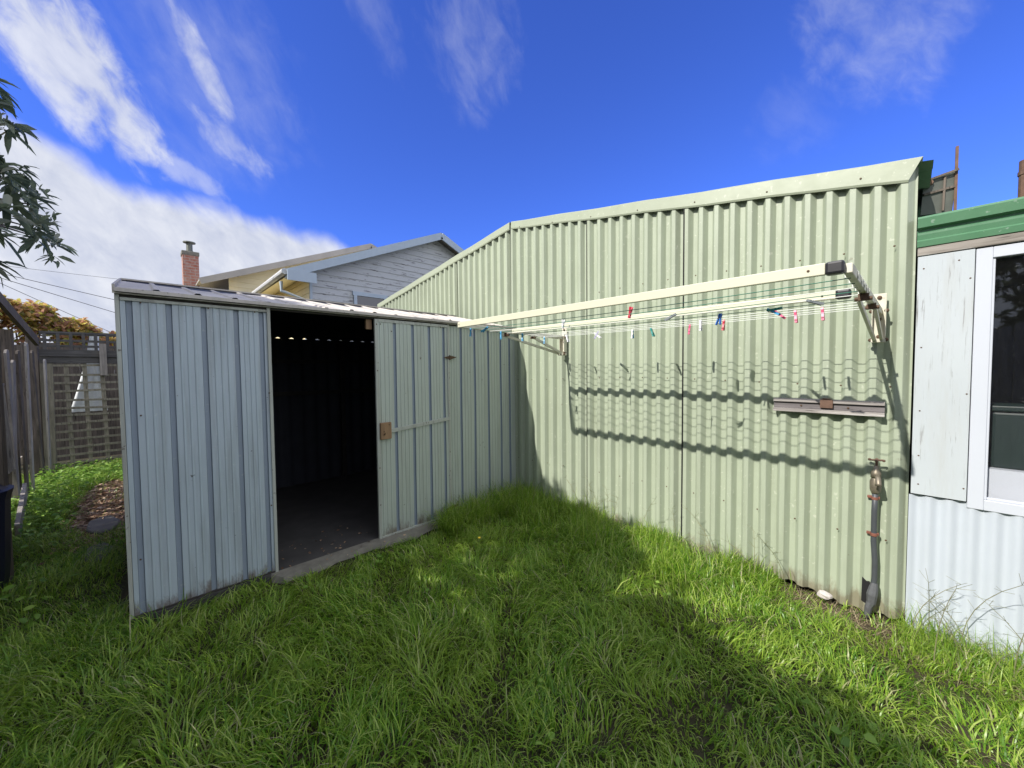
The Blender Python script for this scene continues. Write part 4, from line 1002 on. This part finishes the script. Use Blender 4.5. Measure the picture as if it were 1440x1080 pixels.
# tall trees beyond the long fence, mirrored in the window
for (tx,ty,th,lab_) in ((1.2,-9.5,5.2,'tall dark evergreen tree beyond the long fence, left of a pair'),(4.0,-10.0,5.8,'tall dark evergreen tree beyond the long fence, right of a pair')):
    tt=thing('evergreen_tree',lab_,'tree',(tx,ty,0),'evergreens beyond the long fence')
    mb=MB(); mb.tube([(tx,ty,0),(tx+.1,ty,1.5),(tx,ty,th-1)],[.16,.12,.04],8); obj('trunk',mb,M['bark'],tt)
    cen=[]; blob((tx,ty,th*.58),(1.7,1.0,th*.42),420); P_,D_,L_=whorls(cen,8,(.2,.34)); leaves('crown',P_,D_,L_,L_*.4,M['leaf_tree'],tt)
n=150; Pp=np.stack([rng.uniform(-3.6,-3.0,n),rng.uniform(.65,2.6,n),np.full(n,.012)],-1); Pp=Pp[(Pp[:,0]>-3.13)|(Pp[:,1]<1.38)]; n=len(Pp); Pp[:,2]=np.where(Pp[:,0]>-3.1,.006,.012); Dd=rng.normal(size=(n,3)); Dd[:,2]*=.1; Ll=rng.uniform(.012,.035,n)
tag(leaves('threshold_debris',Pp,Dd,Ll,Ll*.5,M['dead_leaf'],droop=0),'dry leaf scraps blown over the shed threshold','leaf litter',kind='stuff')
# yellow flower head
mb=MB(); mb.tube([(-2.30,1.86,-.03),(-2.30,1.86,.115)],.0015,4); f1=obj('dandelion',MB().tube([(-2.30,1.86,-.03),(-2.30,1.86,.118)],.0016,5),M['leaf_weed'],loc=(-2.3,1.86,-.03)); tag(f1,'single small yellow flower in the lawn before the shed door','flower')
mb=MB(); mb.sphere((-2.30,1.86,.122),.012,8,sc=(1,1,.6)); obj('flower_head',mb,plain('yellow_petals',(.75,.55,.03),.6),f1)

# ================================================================== LIGHT
sun_dir=Vector((.16,1,-.79)).normalized()
sl=bpy.data.lights.new('sun','SUN'); sl.energy=3.3; sl.angle=R(.55); sl.color=(1,.95,.88)
so=bpy.data.objects.new('sun',sl); col.objects.link(so); so.rotation_euler=sun_dir.to_track_quat('-Z','Y').to_euler(); so.location=(0,-5,8)
w=bpy.data.worlds.new('World'); scene.world=w; w.use_nodes=True; nt=w.node_tree; nt.nodes.clear()
def N(k,**kw):
    x=nt.nodes.new(k)
    for a,b in kw.items(): setattr(x,a,b)
    return x
def Mt(op,a,b=None,c=None,clamp=False):
    x=N('ShaderNodeMath',operation=op); x.use_clamp=clamp
    for i,v in enumerate((a,b,c)):
        if v is None: continue
        if isinstance(v,(int,float)): x.inputs[i].default_value=v
        else: nt.links.new(v,x.inputs[i])
    return x.outputs[0]
sky=N('ShaderNodeTexSky'); sky.sky_type='NISHITA'; sky.sun_disc=False; sky.sun_elevation=R(38.0); sky.sun_rotation=math.atan2(-.16,-1)%(2*math.pi)
sky.air_density=1.0; sky.dust_density=.3; sky.ozone_density=1.3
tc=N('ShaderNodeTexCoord'); sp=N('ShaderNodeSeparateXYZ'); nt.links.new(tc.outputs['Generated'],sp.inputs[0])
az=Mt('MULTIPLY',Mt('ARCTAN2',Mt('MULTIPLY',sp.outputs[1],-1),Mt('MULTIPLY',sp.outputs[0],-1)),180/math.pi)
el=Mt('MULTIPLY',Mt('ARCSINE',sp.outputs[2]),180/math.pi)
def rot(a0,e0,ang):
    ca_,sa_=math.cos(R(ang)),math.sin(R(ang)); da=Mt('SUBTRACT',az,a0); de=Mt('SUBTRACT',el,e0)
    return Mt('ADD',Mt('MULTIPLY',da,ca_),Mt('MULTIPLY',de,sa_)),Mt('SUBTRACT',Mt('MULTIPLY',de,ca_),Mt('MULTIPLY',da,sa_))
u_,v_=rot(0,0,50)
cb=N('ShaderNodeCombineXYZ'); nt.links.new(Mt('MULTIPLY',u_,.115),cb.inputs[0]); nt.links.new(Mt('MULTIPLY',v_,.185),cb.inputs[1])
def nz(scale,detail,rough=.6,dist=0,off=0):
    x=N('ShaderNodeTexNoise'); x.inputs['Scale'].default_value=scale; x.inputs['Detail'].default_value=detail; x.inputs['Roughness'].default_value=rough; x.inputs['Distortion'].default_value=dist
    mp=N('ShaderNodeMapping'); mp.inputs['Location'].default_value=(off,off*.7,0); nt.links.new(cb.outputs[0],mp.inputs[0]); nt.links.new(mp.outputs[0],x.inputs['Vector']); return x.outputs['Fac']
n1=nz(1.0,8,.52,.4); n2=nz(2.6,7,.6,.4,7)
nn=Mt('SUBTRACT',n1,.5); nn2=Mt('SUBTRACT',n2,.5)
def smooth(x,a,b):
    m=N('ShaderNodeMapRange',interpolation_type='SMOOTHSTEP'); nt.links.new(x,m.inputs['Value']); m.inputs['From Min'].default_value=a; m.inputs['From Max'].default_value=b; return m.outputs[0]
# cloud bank low on the left
edge=Mt('ADD',Mt('ADD',18.6,Mt('MULTIPLY',Mt('MAXIMUM',az,0),.38)),Mt('MULTIPLY',Mt('MAXIMUM',Mt('MULTIPLY',Mt('ADD',az,12),-1),0),-.22))
bank=smooth(Mt('ADD',Mt('SUBTRACT',edge,el),Mt('MULTIPLY',nn,5.5)),-1.0,1.8)
bank=Mt('MULTIPLY',bank,smooth(az,-62,-30))
def ell(a0,e0,ang,ha,hb,s,na=2.2):
    p,q=rot(a0,e0,ang); d=Mt('ADD',Mt('POWER',Mt('ABSOLUTE',Mt('DIVIDE',p,ha)),2),Mt('POWER',Mt('ABSOLUTE',Mt('DIVIDE',q,hb)),2))
    return Mt('MULTIPLY',smooth(Mt('ADD',Mt('SUBTRACT',1,d),Mt('MULTIPLY',Mt('ADD',nn,Mt('MULTIPLY',nn2,.8)),na)),-.15 if s>.8 else -.9,1.0 if s>.8 else 1.9),s*(1 if s>.8 else 1.5))
parts=[bank,ell(3.4,27.8,50,8.5,4.8,.9,2.2),ell(-6.3,31.3,58,4.5,1.2,.5,4),ell(-8,25.8,25,4.8,1.5,.34,5),ell(-3.5,21.8,20,4,1.0,.3,5),
       ell(-39,40,60,6,5.5,.13,4),ell(-24,42,50,6,2.5,.09,4),ell(-88,33,40,7,5,.20,4),ell(-80,27,40,4,3,.06,4),ell(-6,30,0,9,8,.13,3)]
m_=parts[0]
for p in parts[1:]: m_=Mt('MAXIMUM',m_,p)
tint=N('ShaderNodeMix',data_type='RGBA',blend_type='MULTIPLY'); tint.inputs[0].default_value=1; nt.links.new(sky.outputs[0],tint.inputs[6]); tint.inputs[7].default_value=(.21,.335,.86,1)
cc=N('ShaderNodeValToRGB'); e=cc.color_ramp.elements; e[0].position=.25; e[0].color=(1.75,1.95,2.6,1); e[1].position=.66; e[1].color=(3.0,3.1,3.4,1)
nt.links.new(Mt('ADD',Mt('MULTIPLY',n2,.55),Mt('MULTIPLY',n1,.45)),cc.inputs[0])
# unseen broken cloud added on the sun's side to raise the fill light
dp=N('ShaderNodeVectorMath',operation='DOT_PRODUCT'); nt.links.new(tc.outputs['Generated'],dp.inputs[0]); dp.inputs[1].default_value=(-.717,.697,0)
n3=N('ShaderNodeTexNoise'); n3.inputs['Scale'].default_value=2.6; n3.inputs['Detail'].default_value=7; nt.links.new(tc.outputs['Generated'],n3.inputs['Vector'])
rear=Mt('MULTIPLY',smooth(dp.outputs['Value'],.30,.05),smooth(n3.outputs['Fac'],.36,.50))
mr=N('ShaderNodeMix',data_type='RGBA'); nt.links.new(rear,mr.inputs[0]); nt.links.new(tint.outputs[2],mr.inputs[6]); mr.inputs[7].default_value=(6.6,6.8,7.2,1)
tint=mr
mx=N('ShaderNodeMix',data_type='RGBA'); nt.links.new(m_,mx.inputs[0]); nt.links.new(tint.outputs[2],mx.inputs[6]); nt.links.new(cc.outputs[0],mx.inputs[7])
bg=N('ShaderNodeBackground'); bg.inputs['Strength'].default_value=.15; nt.links.new(mx.outputs[2],bg.inputs['Color'])
wo=N('ShaderNodeOutputWorld'); nt.links.new(bg.outputs[0],wo.inputs['Surface'])

# ================================================================== CAMERA
A=R(44.2);PT=R(2.2);RO=R(-.53)
f0=Vector((-math.cos(A)*math.cos(PT),math.sin(A)*math.cos(PT),-math.sin(PT))); r0=Vector((math.sin(A),math.cos(A),0)); u0=r0.cross(f0)
r_=r0*math.cos(RO)+u0*math.sin(RO); u1=-r0*math.sin(RO)+u0*math.cos(RO)
cam=bpy.data.cameras.new('camera'); co=bpy.data.objects.new('camera',cam); col.objects.link(co)
co.matrix_world=Matrix(((r_.x,u1.x,-f0.x,0),(r_.y,u1.y,-f0.y,0),(r_.z,u1.z,-f0.z,1.45),(0,0,0,1)))
cam.sensor_width=36; cam.lens=36*532/1440; cam.clip_start=.05; cam.clip_end=2000
scene.camera=co
scene.render.resolution_x=1024; scene.render.resolution_y=768
scene.view_settings.view_transform='Standard'; scene.view_settings.look='None'; scene.view_settings.gamma=1; scene.view_settings.exposure=.88
